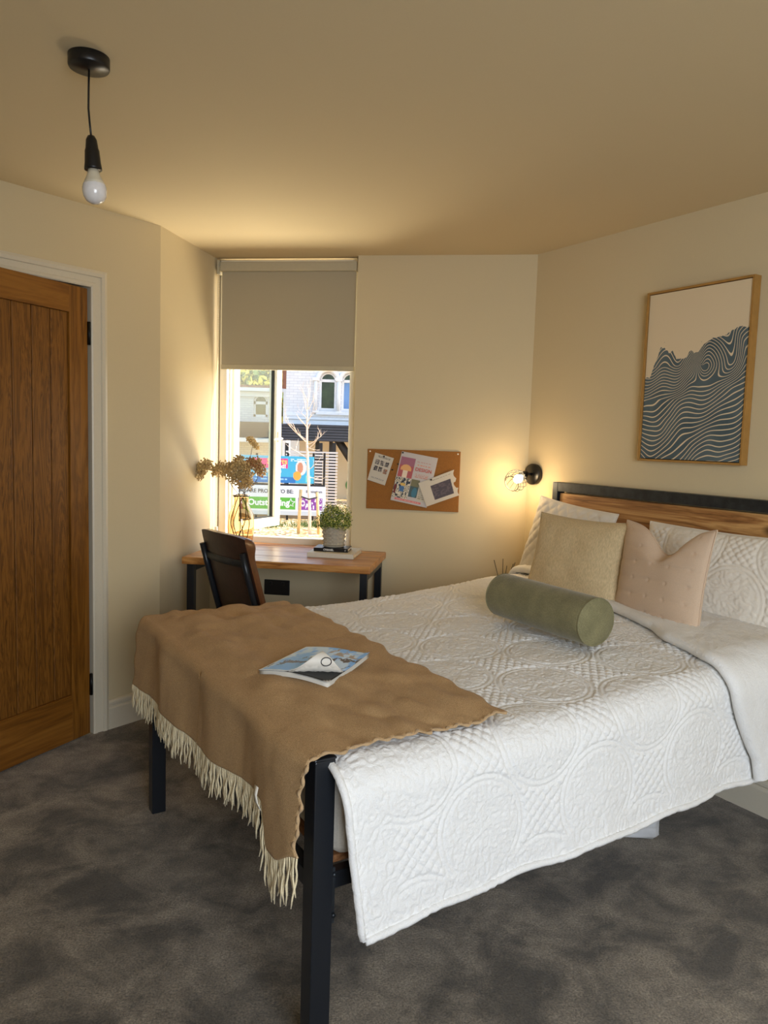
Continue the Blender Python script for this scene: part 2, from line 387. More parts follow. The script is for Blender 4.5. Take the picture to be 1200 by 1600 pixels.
mb = MB(); mb.box((T_OPEN0-.029, Y(-.121), 0), (T_OPEN0-.001, Y(.0), Z_OPEN+.028)); mb.box((T_OPEN1+.001, Y(-.121), 0), (T_OPEN1+.029, Y(0), Z_OPEN+.028)); mb.box((T_OPEN0-.001, Y(-.121), Z_OPEN+.001), (T_OPEN1+.001, Y(0), Z_OPEN+.028))
mb.box((T_OPEN0-.001, Y(-.085), 0), (T_OPEN0+.011, Y(-.048), Z_OPEN)); mb.box((T_OPEN1-.011, Y(-.085), 0), (T_OPEN1+.001, Y(-.048), Z_OPEN))
obj('door_lining', mb, M_trim, door)
hp = P1+DL*HINGE_T+NL*.004
fe = atz(0, 1213.4, .004); hb_ = atz(138, 1147, .004)
dl = fe-hb_; dl[2] = 0; dl /= np.linalg.norm(dl)
ang = math.acos(np.clip(dl@DL, -1, 1)); ang = min(max(ang, radians(3)), radians(13))
leaf = thing('door_leaf', parent=door)
# rotate the leaf about the hinge into the room
leaf.location = (HINGE_T, Y(.002), .006); leaf.rotation_euler = (0, 0, ysgn*ang)
TH = .04; y0, y1 = Y(-TH), Y(0)
H = LEAFH-.006; ST = .100; TR = .115; BR = .21
obj('stile', MB().box((0, y0, 0), (ST, y1, H)), M_dooroak, leaf, bevel=.0015)
obj('stile', MB().box((LEAFW-ST, y0, 0), (LEAFW, y1, H)), M_dooroak, leaf, bevel=.0015)
obj('rail', MB().box((ST, y0, H-TR), (LEAFW-ST, y1, H)), M_dooroak_h, leaf, bevel=.0015)
obj('rail', MB().box((ST, y0, 0), (LEAFW-ST, y1, BR)), M_dooroak_h, leaf, bevel=.0015)
npk = 6; pw = (LEAFW-2*ST)/npk
for i in range(npk):
    obj('plank', MB().box((ST+i*pw+.0018, Y(-TH+.008), BR), (ST+(i+1)*pw-.0018, Y(-.008), H-TR)), M_doorpl, leaf, bevel=.004)
for z in (on_left(137, 540)[1]-.003, on_left(142, 1087)[1]):
    mb = MB(); mb.tube([(-.003, Y(.006), z), (-.003, Y(.006), z+.1)], .0065, 10); mb.box((-.012, Y(-.001), z), (.003, Y(.002), z+.1))
    obj('hinge', mb, M_blackm, leaf, label='black butt hinge')
mb = MB(); hz = .99; hx = LEAFW-.055
mb.lathe([(0, 0), (.026, 0), (.026, .008), (0, .008)], (0, 0, 0), 24)
mb2 = MB(); mb2.v = [(hx+v[0], Y(v[2]), hz+v[1]) for v in mb.v]; mb2.f = mb.f; mb2.m = mb.m; mb2.sm = mb.sm
mb2.tube([(hx, Y(.008), hz), (hx, Y(.045), hz), (hx-.01, Y(.052), hz), (hx-.12, Y(.052), hz)], .009, 10)
obj('handle', mb2, M_blackm, leaf, label='black lever handle')

# ------------------------------------------------------------------ window 1
MW = frame(BW(0, 0), DB)       # local x along the wall to the right, y outward, z up
SILL = .786
win = thing('window_1', kind='structure', M=MW)
fx0, fx1, fy0, fy1, fz0, fz1 = -.806, 0.0, .10, .16, SILL-.006, CEIL
def fbox(mb, x0, x1, z0, z1, y0=fy0, y1=fy1): mb.box((x0, y0, z0), (x1, y1, z1))
mb = MB(); fbox(mb, fx0, -.762, fz0, fz1); fbox(mb, -.045, fx1, fz0, fz1); fbox(mb, -.762, -.045, fz0, SILL+.035); fbox(mb, -.762, -.045, CEIL-.05, fz1)
mb.box((-.762, .135, SILL+.03), (-.750, .15, CEIL-.05)); mb.box((-.057, .135, SILL+.03), (-.045, .15, CEIL-.05))
obj('window_frame', mb, M_upvc, win, bevel=.003)
M_golden = M_upvc
# open casement hinged on the left
zc0 = SILL+.045
def toW(p): v = np.array(p)-P3; return np.array([v@DB, v@NB])
F_ = toW(atz(438, 818.5, zc0)); G_ = toW(atz(391, 833.5, zc0))
dirc = (F_-G_)/np.linalg.norm(F_-G_)
Hn = np.array([-.768, .168]); CWID = float(np.clip(np.linalg.norm(F_-Hn)-.05, .45, .68))
angc = atan2(F_[1]-Hn[1], F_[0]-Hn[0])
print('CASEMENT', F_, G_, CWID, math.degrees(angc), 'door ang', math.degrees(ang), 'leaf', LEAFH, HINGE_T, t_arch, z_arch)
cas = thing('casement', parent=win); cas.location = (Hn[0], Hn[1], 0); cas.rotation_euler = (0, 0, angc)
cz1 = CEIL-.055; sw = .055
mb = MB(); mb.box((0, -.03, zc0), (sw, .03, cz1)); mb.box((CWID-sw, -.03, zc0), (CWID, .03, cz1)); mb.box((sw, -.03, zc0), (CWID-sw, .03, zc0+sw)); mb.box((sw, -.03, cz1-sw), (CWID-sw, .03, cz1))
obj('casement_frame', mb, M_upvc, cas, bevel=.004)
M_seal = plain('dark_rubber_seal', hexc(40, 38, 34), .6)
mb = MB(); g = .006
for (a, b, c, d) in ((sw, sw+g, zc0+sw, cz1-sw), (CWID-sw-g, CWID-sw, zc0+sw, cz1-sw)): mb.box((a, -.010, c), (b, .010, d))
mb.box((sw, -.010, zc0+sw), (CWID-sw, .010, zc0+sw+g)); mb.box((sw, -.010, cz1-sw-g), (CWID-sw, .010, cz1-sw))
obj('glazing_seal', mb, M_seal, cas)
M_pane = pane_mat('clear_window_glass')
obj('glass_pane', MB().box((sw+.001, -.002, zc0+sw+.001), (CWID-sw-.001, .002, cz1-sw-.001)), M_pane, cas)
mb = MB(); mb.box((CWID-.045, -.042, 1.36), (CWID-.02, -.03, 1.43)); mb.tube([(CWID-.033, -.045, 1.385), (CWID-.033, -.06, 1.385), (CWID-.12, -.062, 1.38)], .007, 8)
obj('handle', mb, M_upvc, cas)
# window board
obj('window_sill', MB().box((-.805, .001, .768), (-.001, .1, SILL)), M_desk, win, bevel=.002)

# blind
M_blind = fabric('grey_blind_fabric', hexc(176, 166, 142), 500, .9, .03, .1, 0)
M_bbar = plain('blind_bar', hexc(190, 180, 152), .45, var=.02, bmp=0)
bl = thing('roller_blind', 'grey-beige roller blind lowered over the top of the window', 'blind', M=MW @ Matrix.Translation((-.41, .05, 1.765)))
def q(a, b): return (a[0]+.41, a[1]-.05, a[2]-1.765), (b[0]+.41, b[1]-.05, b[2]-1.765)
mb = MB(); mb.box(*q((-.785, .028, 2.30), (-.012, .075, 2.352))); obj('cassette', mb, M_bbar, bl, bevel=.006)
obj('blind_fabric', MB().box(*q((-.777, .050, 1.79), (-.018, .052, 2.31))), M_blind, bl)
obj('bottom_bar', MB().box(*q((-.778, .044, 1.765), (-.017, .058, 1.792))), M_bbar, bl, bevel=.003)
for bb in (q((-.803, .03, 2.285), (-.786, .075, 2.36)), q((-.0115, .03, 2.295), (-.0015, .075, 2.36))): obj('bracket', MB().box(*bb), M_bbar, bl, bevel=.002)
mb = MB()
for k in range(150):
    z = 2.30-k*.0095
    mb.ball((-.797+.41, .034-.05+.002*sin(k*.3), z-1.765), .0028, 5, 3); mb.ball((-.789+.41, .036-.05, z-1.765), .0028, 5, 3)
mb.box(*q((-.800, .028, .85), (-.786, .042, .875)))
obj('bead_chain', mb, M_upvc, bl, kind='stuff')

# ------------------------------------------------------------------ bed
HB = np.array([.832, 3.744, 0]); MB_ = frame(HB, NW)       # local x from the headboard to the foot, y across towards the camera
BL, BWD = 1.975, 1.352
def tobed(p): v = np.array(p)-HB; return np.array([v@NW, v@DW, p[2]])
bed = thing('bed', 'double bed frame of black square steel with a wooden plank headboard, under white quilt', 'bed', M=MB_)
obj('headboard_post', MB().box((-.05, 0, 0), (0, .035, 1.217)), M_rawsteel, bed, bevel=.002)
obj('headboard_post', MB().box((-.05, BWD-.035, 0), (0, BWD, 1.217)), M_rawsteel, bed, bevel=.002)
obj('headboard_rail', MB().box((-.05, .0355, 1.172), (0, BWD-.0355, 1.217)), M_rawsteel, bed, bevel=.002)
for z0_, z1_ in ((.952, 1.165), (.735, .947), (.52, .73)):
    obj('headboard_plank', MB().box((-.042, .0405, z0_), (-.012, BWD-.0405, z1_)), M_hbwood, bed, bevel=.004)
for w0 in (0, BWD-.05):
    mb = MB(); mb.box((BL-.05, w0, 0), (BL, w0+.05, .708)); mb.box((BL-.052, w0-.002, .708), (BL+.002, w0+.052, .714))
    obj('foot_post', mb, M_steel, bed, bevel=.004)
obj('foot_rail', MB().box((BL-.04, .05, .40), (BL-.005, BWD-.05, .44)), M_steel, bed, bevel=.003)
obj('foot_rail', MB().box((BL-.045, .05, .655), (BL-.015, BWD-.05, .695)), M_steel, bed, bevel=.003)
for w0 in (.012, BWD-.042): obj('side_rail', MB().box((0, w0, .40), (BL-.05, w0+.03, .44)), M_steel, bed, bevel=.003)
mb = MB(); mb.box((BL-.058, BWD-.012, .325), (BL-.051, BWD-.006, .455)); mb.tube([(BL-.0545, BWD-.006, .345), (BL-.0545, BWD, .345)], .005, 8); mb.tube([(BL-.0545, BWD-.006, .44), (BL-.0545, BWD, .44)], .005, 8)
obj('corner_bracket', mb, M_rawsteel, bed)
for k in range(12):
    x = .07+k*.161
    obj('bed_slat', MB().box((x, .043, .441), (x+.07, BWD-.043, .459)), M_slat, bed, bevel=.003)
obj('centre_rail', MB().box((0.001, .66, .385), (BL-.051, .69, .425)), M_steel, bed, bevel=.003)

M_matt = fabric('mattress_ticking', hexc(222, 212, 196), 300, .9, .05, .2, .1)
mb = MB(); mb.box((.03, .012, .46), (1.915, BWD-.012, .68))
obj('mattress', mb, M_matt, M=MB_, bevel=.04, segs=4, label='cream mattress lying on the black bed frame beneath the quilt', cat='mattress')

def ztop(L): return .702+.045*sstep(1.45-np.asarray(L, float), 0, 1.25)
ZTM = .702
# quilted pattern, metres in, metres out
def pattern(a, b):
    h = np.zeros_like(a)
    sp = .40
    best = np.full(a.shape, 9.); th = np.zeros_like(a); cid = np.zeros_like(a)
    for ox, oy in ((0, 0), (sp/2, sp/2)):
        ca_ = np.round((a-ox)/sp)*sp+ox; cb_ = np.round((b-oy)/sp)*sp+oy
        r = np.hypot(a-ca_, b-cb_); m = r < best
        best = np.where(m, r, best); th = np.where(m, np.arctan2(b-cb_, a-ca_), th); cid = np.where(m, ca_*3.1+cb_*7.7, cid)
    R = .132
    # diamonds
    s2 = .0225
    p = (a+b)/sqrt(2)/s2; q_ = (a-b)/sqrt(2)/s2
    dia = .0078*(1-np.exp(-np.abs(np.sin(pi*p))/.38))*(1-np.exp(-np.abs(np.sin(pi*q_))/.38))
    # leaf scrolls inside the circles
    nz = fbm(a*16+cid, b*16, 3); nz2 = fbm(a*23+40, b*23+cid, 2)
    rr = best/R
    scroll = .0034*np.abs(np.sin(pi*(nz*4.2+rr*1.4+.35*np.sin(5*th))))**.7+.002*np.abs(np.sin(pi*nz2*5))
    inside = 1-sstep(best, R-.016, R-.012)
    h = dia*(1-inside)*sstep(best, R+.005, R+.012)+scroll*inside
    # double ring
    ring = .0030*np.exp(-((best-(R-.004))/.006)**2)
    h = h+ring
    h -= .0018*np.exp(-((best-(R+.004))/.003)**2)+.0018*np.exp(-((best-(R-.013))/.0022)**2)
    return h
def scribble(a, b): 
    nz = fbm(a*19, b*13+9, 3); return .005*np.abs(np.sin(pi*(nz*4.5+b*9)))**.7

M_quilt = fabric('white_cotton_quilt', hexc(232, 230, 226), 420, .85, .03, .35, .1)
_nt = M_quilt.node_tree; _b = _nt.nodes['Principled BSDF']; _p = _b.inputs['Normal'].links[0].from_socket
_n1 = noise(_nt, coords(_nt), 70, 3, .6, 1.5); bump(_nt, _n1, _b, .45, .006, _p)
def grad_normals(P):
    du = np.gradient(P, axis=0); dv = np.gradient(P, axis=1); n = np.cross(du, dv); n /= np.linalg.norm(n, axis=2, keepdims=True)+1e-12; return n
def make_quilt():
    nL, nS = 560, 520
    L0, L1q = .0, 1.935
    Lr = np.linspace(0, 1, nL)[:, None]; Sr = np.linspace(0, 1, nS)[None, :]
    L = L0+(L1q-L0)*Lr+0*Sr
    zt = ztop(L)
    hem = .318+.055*(1-L/1.93)+.014*np.sin(pi*np.clip(L/1.93, 0, 1))**.7+.004*np.sin(L*23)
    Wn = BWD+.062; r = .075; Wf = -.03; rf = .05
    a1 = .16; a2 = pi/2*rf; a3 = (Wn-r)-(Wf+rf); a4 = pi/2*r; a5 = zt-r-hem
    T = a1+a2+a3+a4+a5; s = T*Sr
    X = L.copy(); Yw = np.zeros_like(s); Z = np.zeros_like(s)
    m = s < a1; Yw = np.where(m, Wf, Yw); Z = np.where(m, zt-rf-(a1-s), Z)
    m = (s >= a1) & (s < a1+a2); t = (s-a1)/rf; Yw = np.where(m, Wf+rf-rf*np.cos(t), Yw); Z = np.where(m, zt-rf+rf*np.sin(t), Z)
    m = (s >= a1+a2) & (s < a1+a2+a3); Yw = np.where(m, Wf+rf+(s-a1-a2), Yw); Z = np.where(m, zt, Z)
    m = (s >= a1+a2+a3) & (s < a1+a2+a3+a4); t = (s-a1-a2-a3)/r; Yw = np.where(m, Wn-r+r*np.sin(t), Yw); Z = np.where(m, zt-r+r*np.cos(t), Z)
    m = s >= a1+a2+a3+a4; dd = s-a1-a2-a3-a4
    Yw = np.where(m, Wn+.10*dd*(dd/.35)*.35+.0*dd, Yw); Z = np.where(m, zt-r-dd, Z)
    # the free foot corner of the drop swings a little, and the foot edge slopes in towards the hem
    drop = np.clip((s-a1-a2-a3-a4*.5)/.38, 0, 1.3)
    X = X-.045*drop*sstep(L, 1.2, 1.93)
    Yw = Yw+.009*np.sin(L*6.5+.7)*drop+.004*np.sin(L*15+2)*drop**1.5
    # crown and soft undulation of the top
    topm = np.exp(-((Yw-BWD/2)/.62)**4)
    Z = Z+.012*topm+.010*fbm(L*2.6+3, Yw*3.2+1, 3)*np.clip(topm+.3, 0, 1)
    Z = Z-.012*sstep(L, 1.86, 1.935)*(1-drop.clip(0, 1))
    P_far = np.exp(-((Yw-.12)/.16)**2)*sstep(1.0-L, 0, .7); Z = Z+.028*P_far*(s > a1*.5)
    # fold-back: the head end of the quilt is turned back along a slanting line
    Wu = s-a1
    Lf = .20+.33*np.clip(Wu/1.2, 0, 1)**1.2+.10*np.clip((Wu-1.1)/.30, 0, 1)-.20*np.clip(drop, 0, 1)**1.2
    Lf = Lf+.006*np.sin(Wu*13)+.16*np.clip(drop-.75, 0, 1)
    P = np.stack([X, Yw, Z], 2); n = grad_normals(P); 
    if n[nL//2, nS//2, 2] < 0: n = -n
    hh = pattern(L+.03, s-1.62+.2)+.0008*fbm(L*140, s*140, 2)
    bord = 1-sstep(np.minimum(T-s, 9), .05, .07); bordf = 1-sstep(L1q-L, .10, .12)
    hh = hh*(1-np.maximum(bord, bordf))+scribble(L, s)*np.maximum(bord, bordf)
    hh = hh*.8+.0014*np.abs(fbm(L*55, s*75, 3))+.0010*fbm(L*120+4, s*90, 2)
    wr = .005*fbm(L*7, s*9, 3)
    hh = hh+wr
    hh = hh*sstep(np.minimum(s, 9), 0, .02)
    P0_ = P.copy()
    P = P+n*hh[..., None]
    mb = MB(); mb.grid(P)
    # hem binding: near edge and foot edge
    def tb(pts): mb.tube(pts[::4], .0038, 6)
    tb([tuple(p) for p in P[:, -1]]); tb([tuple(p) for p in P[-1, 200:]])
    # turned-back head end: a strip of the quilt lying double over the main layer, with a rolled front edge
    cols = range(6, nS-1, 3); fb_ = MB(); rows = []
    for j in cols:
        lf = float(Lf[nL//2, j]) if Lf.shape[1] == nS else float(Lf[nL//2, 0])
        for _ in range(3):                                  # Lf depends on L through the drop: iterate
            i_ = int(np.clip((lf-L0)/(L1q-L0)*(nL-1), 0, nL-1)); lf = float(Lf[i_, j])
        sj = float(s[i_, j]); row = []
        prof = [(-.035, .006), (-.010, .006), (.004, .009), (.013, .017), (.015, .026), (.010, .035), (.0, .0405), (-.012, .042)]
        K = 70; tail = [(-.02-(lf-.03)*k/K, .040-.004*k/K) for k in range(1, K+1)]
        for q_, h_ in prof+tail:
            Lq = lf+q_; fi = np.clip((Lq-L0)/(L1q-L0)*(nL-1), 0, nL-1.001); i0 = int(fi); f_ = fi-i0
            b0 = P0_[i0, j]*(1-f_)+P0_[i0+1, j]*f_; nn = n[i0, j]
            a_ = np.array([Lq]); bb = np.array([sj])
            ph = float(pattern(a_*.9+.3, bb-1.3)[0])*.7+.004*float(fbm(a_*9, bb*6, 3)[0]) if q_ < -.015 and h_ > .02 else .002*float(fbm(np.array([sj*30]), np.array([.3]), 2)[0])
            row.append(b0+nn*(h_+ph))
        rows.append(row)
    fb_.grid(np.array(rows), flip=True)
    return mb, fb_
qmb, qfold = make_quilt()
quilt = obj('quilt', qmb, M_quilt, M=MB_, label='white embossed quilt spread over the bed and hanging down its near side', cat='quilt')
qf = obj('turned_back_edge', qfold, M_quilt, quilt); qf.matrix_parent_inverse = quilt.matrix_world.inverted() @ MB_
sol = quilt.modifiers.new('thick', 'SOLIDIFY'); sol.thickness = .006; sol.offset = -1

# ------------------------------------------------------------------ throw
M_throw = fabric('brown_wool_throw', hexc(198, 164, 120), 700, .95, .14, .5, .05, .12, 9, col2=hexc(164, 130, 88))
M_fringe = fabric('cream_fringe', hexc(226, 210, 172), 400, .95, .12, .3, .2)
def make_throw():
    nu, nv = 150, 190
    u = np.linspace(0, 1, nu)[:, None]; v = np.linspace(0, 1, nv)[None, :]       # u: head edge -> hem, v: far -> near
    La = 1.425+.03*v+.018*np.sin(v*17)*0
    top = 1.985-La; r = .03; 
    hemz = .478+.055*v+.03*sstep(v, .55, .85)-.095*sstep(v, .865, .90)+.045*sstep(v, .93, 1)
    Wv = -.035+(1.355+.035)*v+0*u
    # near edge scallops
    Wv = Wv+v**12*(.006*np.sin(u*62+2*np.sin(u*21))+.004*np.sin(u*120+1))+(1-v)**12*(.008*np.sin(u*55))
    a = top-r; b = pi/2*r; zt = ztop(1.8)+.022; c = zt-r-hemz
    T = a+b+c; s = T*u
    # wavy head edge
    s = s-.006*np.sin(v*70)*(1-u)**8
    X = np.zeros_like(s); Z = np.zeros_like(s)
    m = s < a; X = np.where(m, La+s, X); Z = np.where(m, ztop(La+s)+.022, Z)
    m = (s >= a) & (s < a+b); t = (s-a)/r; X = np.where(m, La+a+r*np.sin(t), X); Z = np.where(m, zt-r+r*np.cos(t), Z)
    m = s >= a+b; d = s-a-b; X = np.where(m, La+a+r+.02*np.sin(d*3)+.0*d, X); Z = np.where(m, zt-r-d, Z)
    ontop = 1-sstep(s, a-.06, a)
    q1 = .016*topcrown(Wv)
    flat = 1-.85*np.exp(-(((X-1.66)/.19)**2+((Wv-.74)/.23)**2)**2)
    Z = Z+ontop*(q1+flat*(.026*np.abs(fbm(X*5.5+2, Wv*4.2+6, 3))+.014*fbm(X*16, Wv*8, 2)))
    X = X+(1-ontop)*(.012*fbm(Wv*6, Z*3, 3)+.008*np.sin(Wv*14+Z*5))*np.clip((s-a)/.08, 0, 1)
    # near side: sags slightly over the quilt edge; the hanging part tucks inside of the post
    edge = np.clip((Wv-1.27)/.08, 0, 1)
    Z = Z-ontop*.006*edge
    X = X+(1-ontop)*.02
    hang = sstep(s, a, a+b)
    Wv = Wv+hang*.0+hang*.012*(v<.5)
    Wv = Wv-hang*.01*np.sin(d*9)*0
    # corners curl up a touch
    Z = Z+.014*np.exp(-((s-.0)**2+(v-1)**2*2)/.003)
    P = np.stack([X, Wv, Z], 2)
    return P
def topcrown(Yw): return np.exp(-((Yw-BWD/2)/.62)**4)
TP = make_throw()
throw_t = thing('throw', 'brown woven throw with cream tassel fringe laid across the foot of the bed', 'throw', M=MB_ @ Matrix.Translation((1.98, .66, .47)))
def sh(P): return P-np.array([1.98, .66, .47])
o = obj('cloth', MB().grid(sh(TP), flip=True), M_throw, throw_t)
sm = o.modifiers.new('thick', 'SOLIDIFY'); sm.thickness = .005; sm.offset = 0
# whipped edge along the near side
edgepts = [tuple(p) for p in sh(TP)[:, -1]]
obj('edge_stitching', MB().tube(edgepts, [.0035+.0015*sin(i*1.1) for i in range(len(edgepts))], 5), fabric('throw_edge_yarn', hexc(180, 150, 112), 500), throw_t)
mb = MB(); hemrow = sh(TP)[-1]; R_ = random.Random(3)
for k in range(170):
    t = k/169*(len(hemrow)-1); i = min(int(t), len(hemrow)-2); f = t-i; p = hemrow[i]*(1-f)+hemrow[i+1]*f
    ln = R_.uniform(.075, .105)*(1 if t/(len(hemrow)-1) < .87 else 1.15); dx, dy = R_.uniform(-.008, .008), R_.uniform(-.012, .012)
    pts = [p+np.array([0, 0, .004])]
    for j in range(1, 6):
        c = j/5; pts.append(p+np.array([dx*c+.002*sin(j*2+k), dy*c+.0025*sin(j*1.7+k*2), -ln*c]))
    mb.tube(pts, [.0022, .0026, .0024, .0026, .0022, .0012], 5)
obj('fringe', mb, M_fringe, throw_t, kind='stuff', label='cream tassel fringe')
mb = MB(); g = np.array([[[2.050+.006*sin(i*1.2), 1.20+.020*j+.004*i, .615-.05*i/3*1.0] for j in range(2)] for i in range(4)])
M_label = plain('white_satin_label', hexc(226, 220, 206), .5)
o = obj('care_label', mb.grid(sh(g)), M_label, throw_t, label='small white satin label'); sm = o.modifiers.new('thick', 'SOLIDIFY'); sm.thickness = .001

# ------------------------------------------------------------------ cushions and bolster
def cushion_mb(w, h, t, n=56, ear=.035, chop=0, seed=0, quilt=None, wr=.006, hem=0):
    u = np.linspace(-1, 1, n)[:, None]+0*np.zeros((1, n)); v = np.linspace(-1, 1, n)[None, :]+0*np.zeros((n, 1))
    G = []
    for side in (1, -1):
        cu = 1-ear*(1-v**2)*2*(w and 1); cv = 1-ear*(1-u**2)*2
        X = u*w/2*(1-ear*(1-v**2)*1.6); Z = v*h/2*(1-ear*(1-u**2)*1.6)
        prof = (np.clip(1-np.abs(u)**2.6, 0, 1)*np.clip(1-np.abs(v)**2.6, 0, 1))**.55
        nzz = fbm(u*1.6+seed, v*1.6+seed*2, 1)
        Yd = side*t/2*prof*(1+.12*nzz)
        if chop:
            g = np.exp(-((u-chop[0])/.42)**2)*sstep(v, -.1, 1); Z = Z-chop[1]*g*sstep(v, 0, 1)
            Yd = Yd*(1-.35*np.exp(-((u-chop[0])/.13)**2)*sstep(v, .1, 1))
        Yd = Yd+side*wr*fbm(u*2.2+seed*3, v*2.6, 2)*prof
        Yd = Yd+side*wr*.6*np.sin(11*u*v+seed)*np.exp(-((np.abs(u)-1)**2+(np.abs(v)-1)**2)/.25)*prof
        if quilt is not None: Yd = Yd+side*quilt(X, Z)*np.clip(prof*3, 0, 1)
        G.append(np.stack([X, Yd, Z+h/2], 2))
    mb = MB(); mb.grid(G[0], flip=False); mb.grid(G[1], flip=True)
    E = [G[0][i, 0] for i in range(n)]+[G[0][-1, j] for j in range(1, n)]+[G[0][i, -1] for i in range(n-2, -1, -1)]+[G[0][0, j] for j in range(n-2, 0, -1)]
    return mb, [tuple(e) for e in E]
def bedM(L, Wc, z, yaw=0, lean=0, roll=0):
    """cushion frame: local x runs along the headboard (away from camera is -W), front (+y) faces the foot, leaning back by lean"""
    return MB_ @ Matrix.Translation((L, Wc, z)) @ Matrix.Rotation(radians(-90+yaw), 4, 'Z') @ Matrix.Rotation(radians(lean), 4, 'X') @ Matrix.Rotation(radians(roll), 4, 'Y')
M_linen = fabric('beige_linen', hexc(204, 182, 142), 300, .95, .13, .5, .1, .05, 12, aniso=(1, 1, .25))
M_pink = fabric('blush_cotton', hexc(206, 180, 154), 500, .95, .05, .3, .15)
M_pillow = fabric('white_pillow_cotton', hexc(228, 220, 206), 500, .92, .04, .3, .15)
M_green = fabric('sage_velvet', hexc(134, 128, 94), 260, .85, .12, .2, .25, .26, 16)
M_seam = fabric('seam_cord', hexc(190, 170, 132), 500)
def cush(name, M, w, h, t, mat, label, seam=None, n=56, **k):
    mb, E = cushion_mb(w, h, t, n=n, **k)
    r = thing(name, label, 'cushion' if 'cushion' in name else 'pillow', M=M)
    obj('cover', mb, mat, r)
    obj('piping', MB().tube(E, .0028, 5, closed=True), seam or mat, r)
    return r
def qd(X, Z): # diamonds
    p = (X+Z)/sqrt(2)/.045; q_ = (X-Z)/sqrt(2)/.045; return .006*(np.abs(np.sin(pi*p))*np.abs(np.sin(pi*q_)))**.5
def qs(X, Z): return pattern(X*1.0+.1, Z+.07)*.8+.004*fbm(X*18, Z*18, 3)
def qp(X, Z):
    d = (((X/.085)-np.round(X/.085))*.085)**2+(((Z/.06)-np.round(Z/.06))*.06)**2
    return -.0035*np.exp(-d/.00003)-.0022*np.exp(-(((Z/.06)-np.round(Z/.06))*.06/.008)**2)
ZB = .79
cush('pillow', bedM(.165, .205, .765, 0, 15, -5), .50, .375, .11, M_pillow, 'white diamond-quilted pillow behind the beige linen cushion', n=90, ear=.03, quilt=qd, seed=1)
cush('pillow', bedM(.17, 1.01, .72, 0, 14, 0), .70, .385, .12, M_pillow, 'white embossed pillow at the near end of the headboard, behind the blush cushion', n=130, ear=.03, quilt=qs, seed=5)
cush('linen_cushion', bedM(.385, .512, .750, 4, 14, 0), .49, .36, .115, M_linen, 'square beige linen cushion standing behind the green bolster', seam=M_seam, n=60, ear=.045, seed=9, wr=.01)
cush('blush_cushion', bedM(.395, .945, .700, -10, 9, 2), .455, .425, .12, M_pink, 'square blush cotton cushion with stitched rows and a dented top edge', n=90, ear=.05, chop=(-.1, .095), seed=14, quilt=qp, wr=.005)
# bolster
bc = .082; bR = tobed(atz(931, 972, .840)); bLp = tobed(atz(803, 934, .840))
print('BOLSTER', bR, bLp)
bolr = thing('bolster_cushion', 'sage green velvet bolster lying in front of the cushions', 'cushion')
ax = bLp-bR; ax[2] = 0; ax /= np.linalg.norm(ax); LEN = .46
Mb = MB_ @ Matrix.Translation((bR[0], bR[1], .840)) @ Matrix.Rotation(atan2(ax[1], ax[0]), 4, 'Z')
bolr.matrix_world = Mb
n1, n2 = 60, 48; tt = np.linspace(0, 1, n1)[:, None]; aa = np.linspace(0, 2*pi, n2)[None, :]
rad = bc*(1+.012*fbm(tt*9, np.cos(aa)*2, 2)+.0*tt); rad = rad*(1-.04*np.exp(-tt/.02)-.04*np.exp(-(1-tt)/.02))
G = np.stack([tt*LEN+0*aa, rad*np.cos(aa), rad*np.sin(aa)*.97], 2)
mb = MB().grid(G); obj('cover', mb, M_green, bolr)
for e, xs in ((0, -1), (1, 1)):
    mb = MB(); rr = np.linspace(0.0001, 1, 12)[:, None]; G2 = np.stack([e*LEN+xs*.012*(1-rr**2.5)+0*aa, bc*.96*rr*np.cos(aa), bc*.96*rr*np.sin(aa)*.97], 2); mb.grid(G2, flip=(e == 1)); obj('end_panel', mb, M_green, bolr)
for e in (0, 1): mb = MB(); mb.tube([(e*LEN, bc*.965*cos(a), bc*.965*.97*sin(a)) for a in np.linspace(0, 2*pi, 48, endpoint=False)], .0028, 6, closed=True); obj('piping', mb, M_green, bolr)

# ------------------------------------------------------------------ magazine
mc = [tobed(atz(404, 1055, .745))[:2], tobed(atz(478, 1018, .745))[:2], tobed(atz(577, 1033, .745))[:2], tobed(atz(512, 1080, .735))[:2]]
print('MAG', mc)
c0, c1, c2, c3 = [np.array(c) for c in mc]      # left, top, right, bottom
_e = (c3-c1)/np.linalg.norm(c3-c1)
def curl_corner(P, Z, D=.088, Rr=.030, lift=0):
    d = np.clip((P-c3)@_e+D, 0, None); a = d/Rr
    P = P+((Rr*np.sin(a)-d)+lift*np.sin(a))[..., None]*_e; Z = Z+Rr*(1-np.cos(a))-lift*np.cos(a)
    return P, Z
def magsheet(z, n=46, curl=0, rip=0, shrink=0):
    u = np.linspace(shrink, 1-shrink, n)[:, None]; v = np.linspace(shrink, 1-shrink, n)[None, :]   # u: c0->c3 / c1->c2 ; v : c0->c1
    P = ((1-u)*(1-v))[..., None]*c0+((1-u)*v)[..., None]*c1+(u*v)[..., None]*c2+(u*(1-v))[..., None]*c3
    Z = z+.010*np.sin(pi*u)*1.0+.0*v
    Z = Z+.012*np.exp(-(1-u)/.12)*v**2
    if curl:
        P, Z = curl_corner(P, Z)
    return np.concatenate([P, Z[..., None]], 2), u+0*v, v+0*u
mag = thing('magazine', 'glossy magazine with a snowy blue mountain cover and a curled corner, on the brown throw', 'magazine', M=MB_ @ Matrix.Translation((float(c0[0]+c2[0])/2, float(c0[1]+c2[1])/2, .735)))
mo = np.array([float(c0[0]+c2[0])/2, float(c0[1]+c2[1])/2, .735])
M_cover = vcol_mat('magazine_cover_print', .5, 0)
M_pagew = plain('page_white', hexc(216, 210, 198), .5, nscale=30, var=.03, bmp=0)
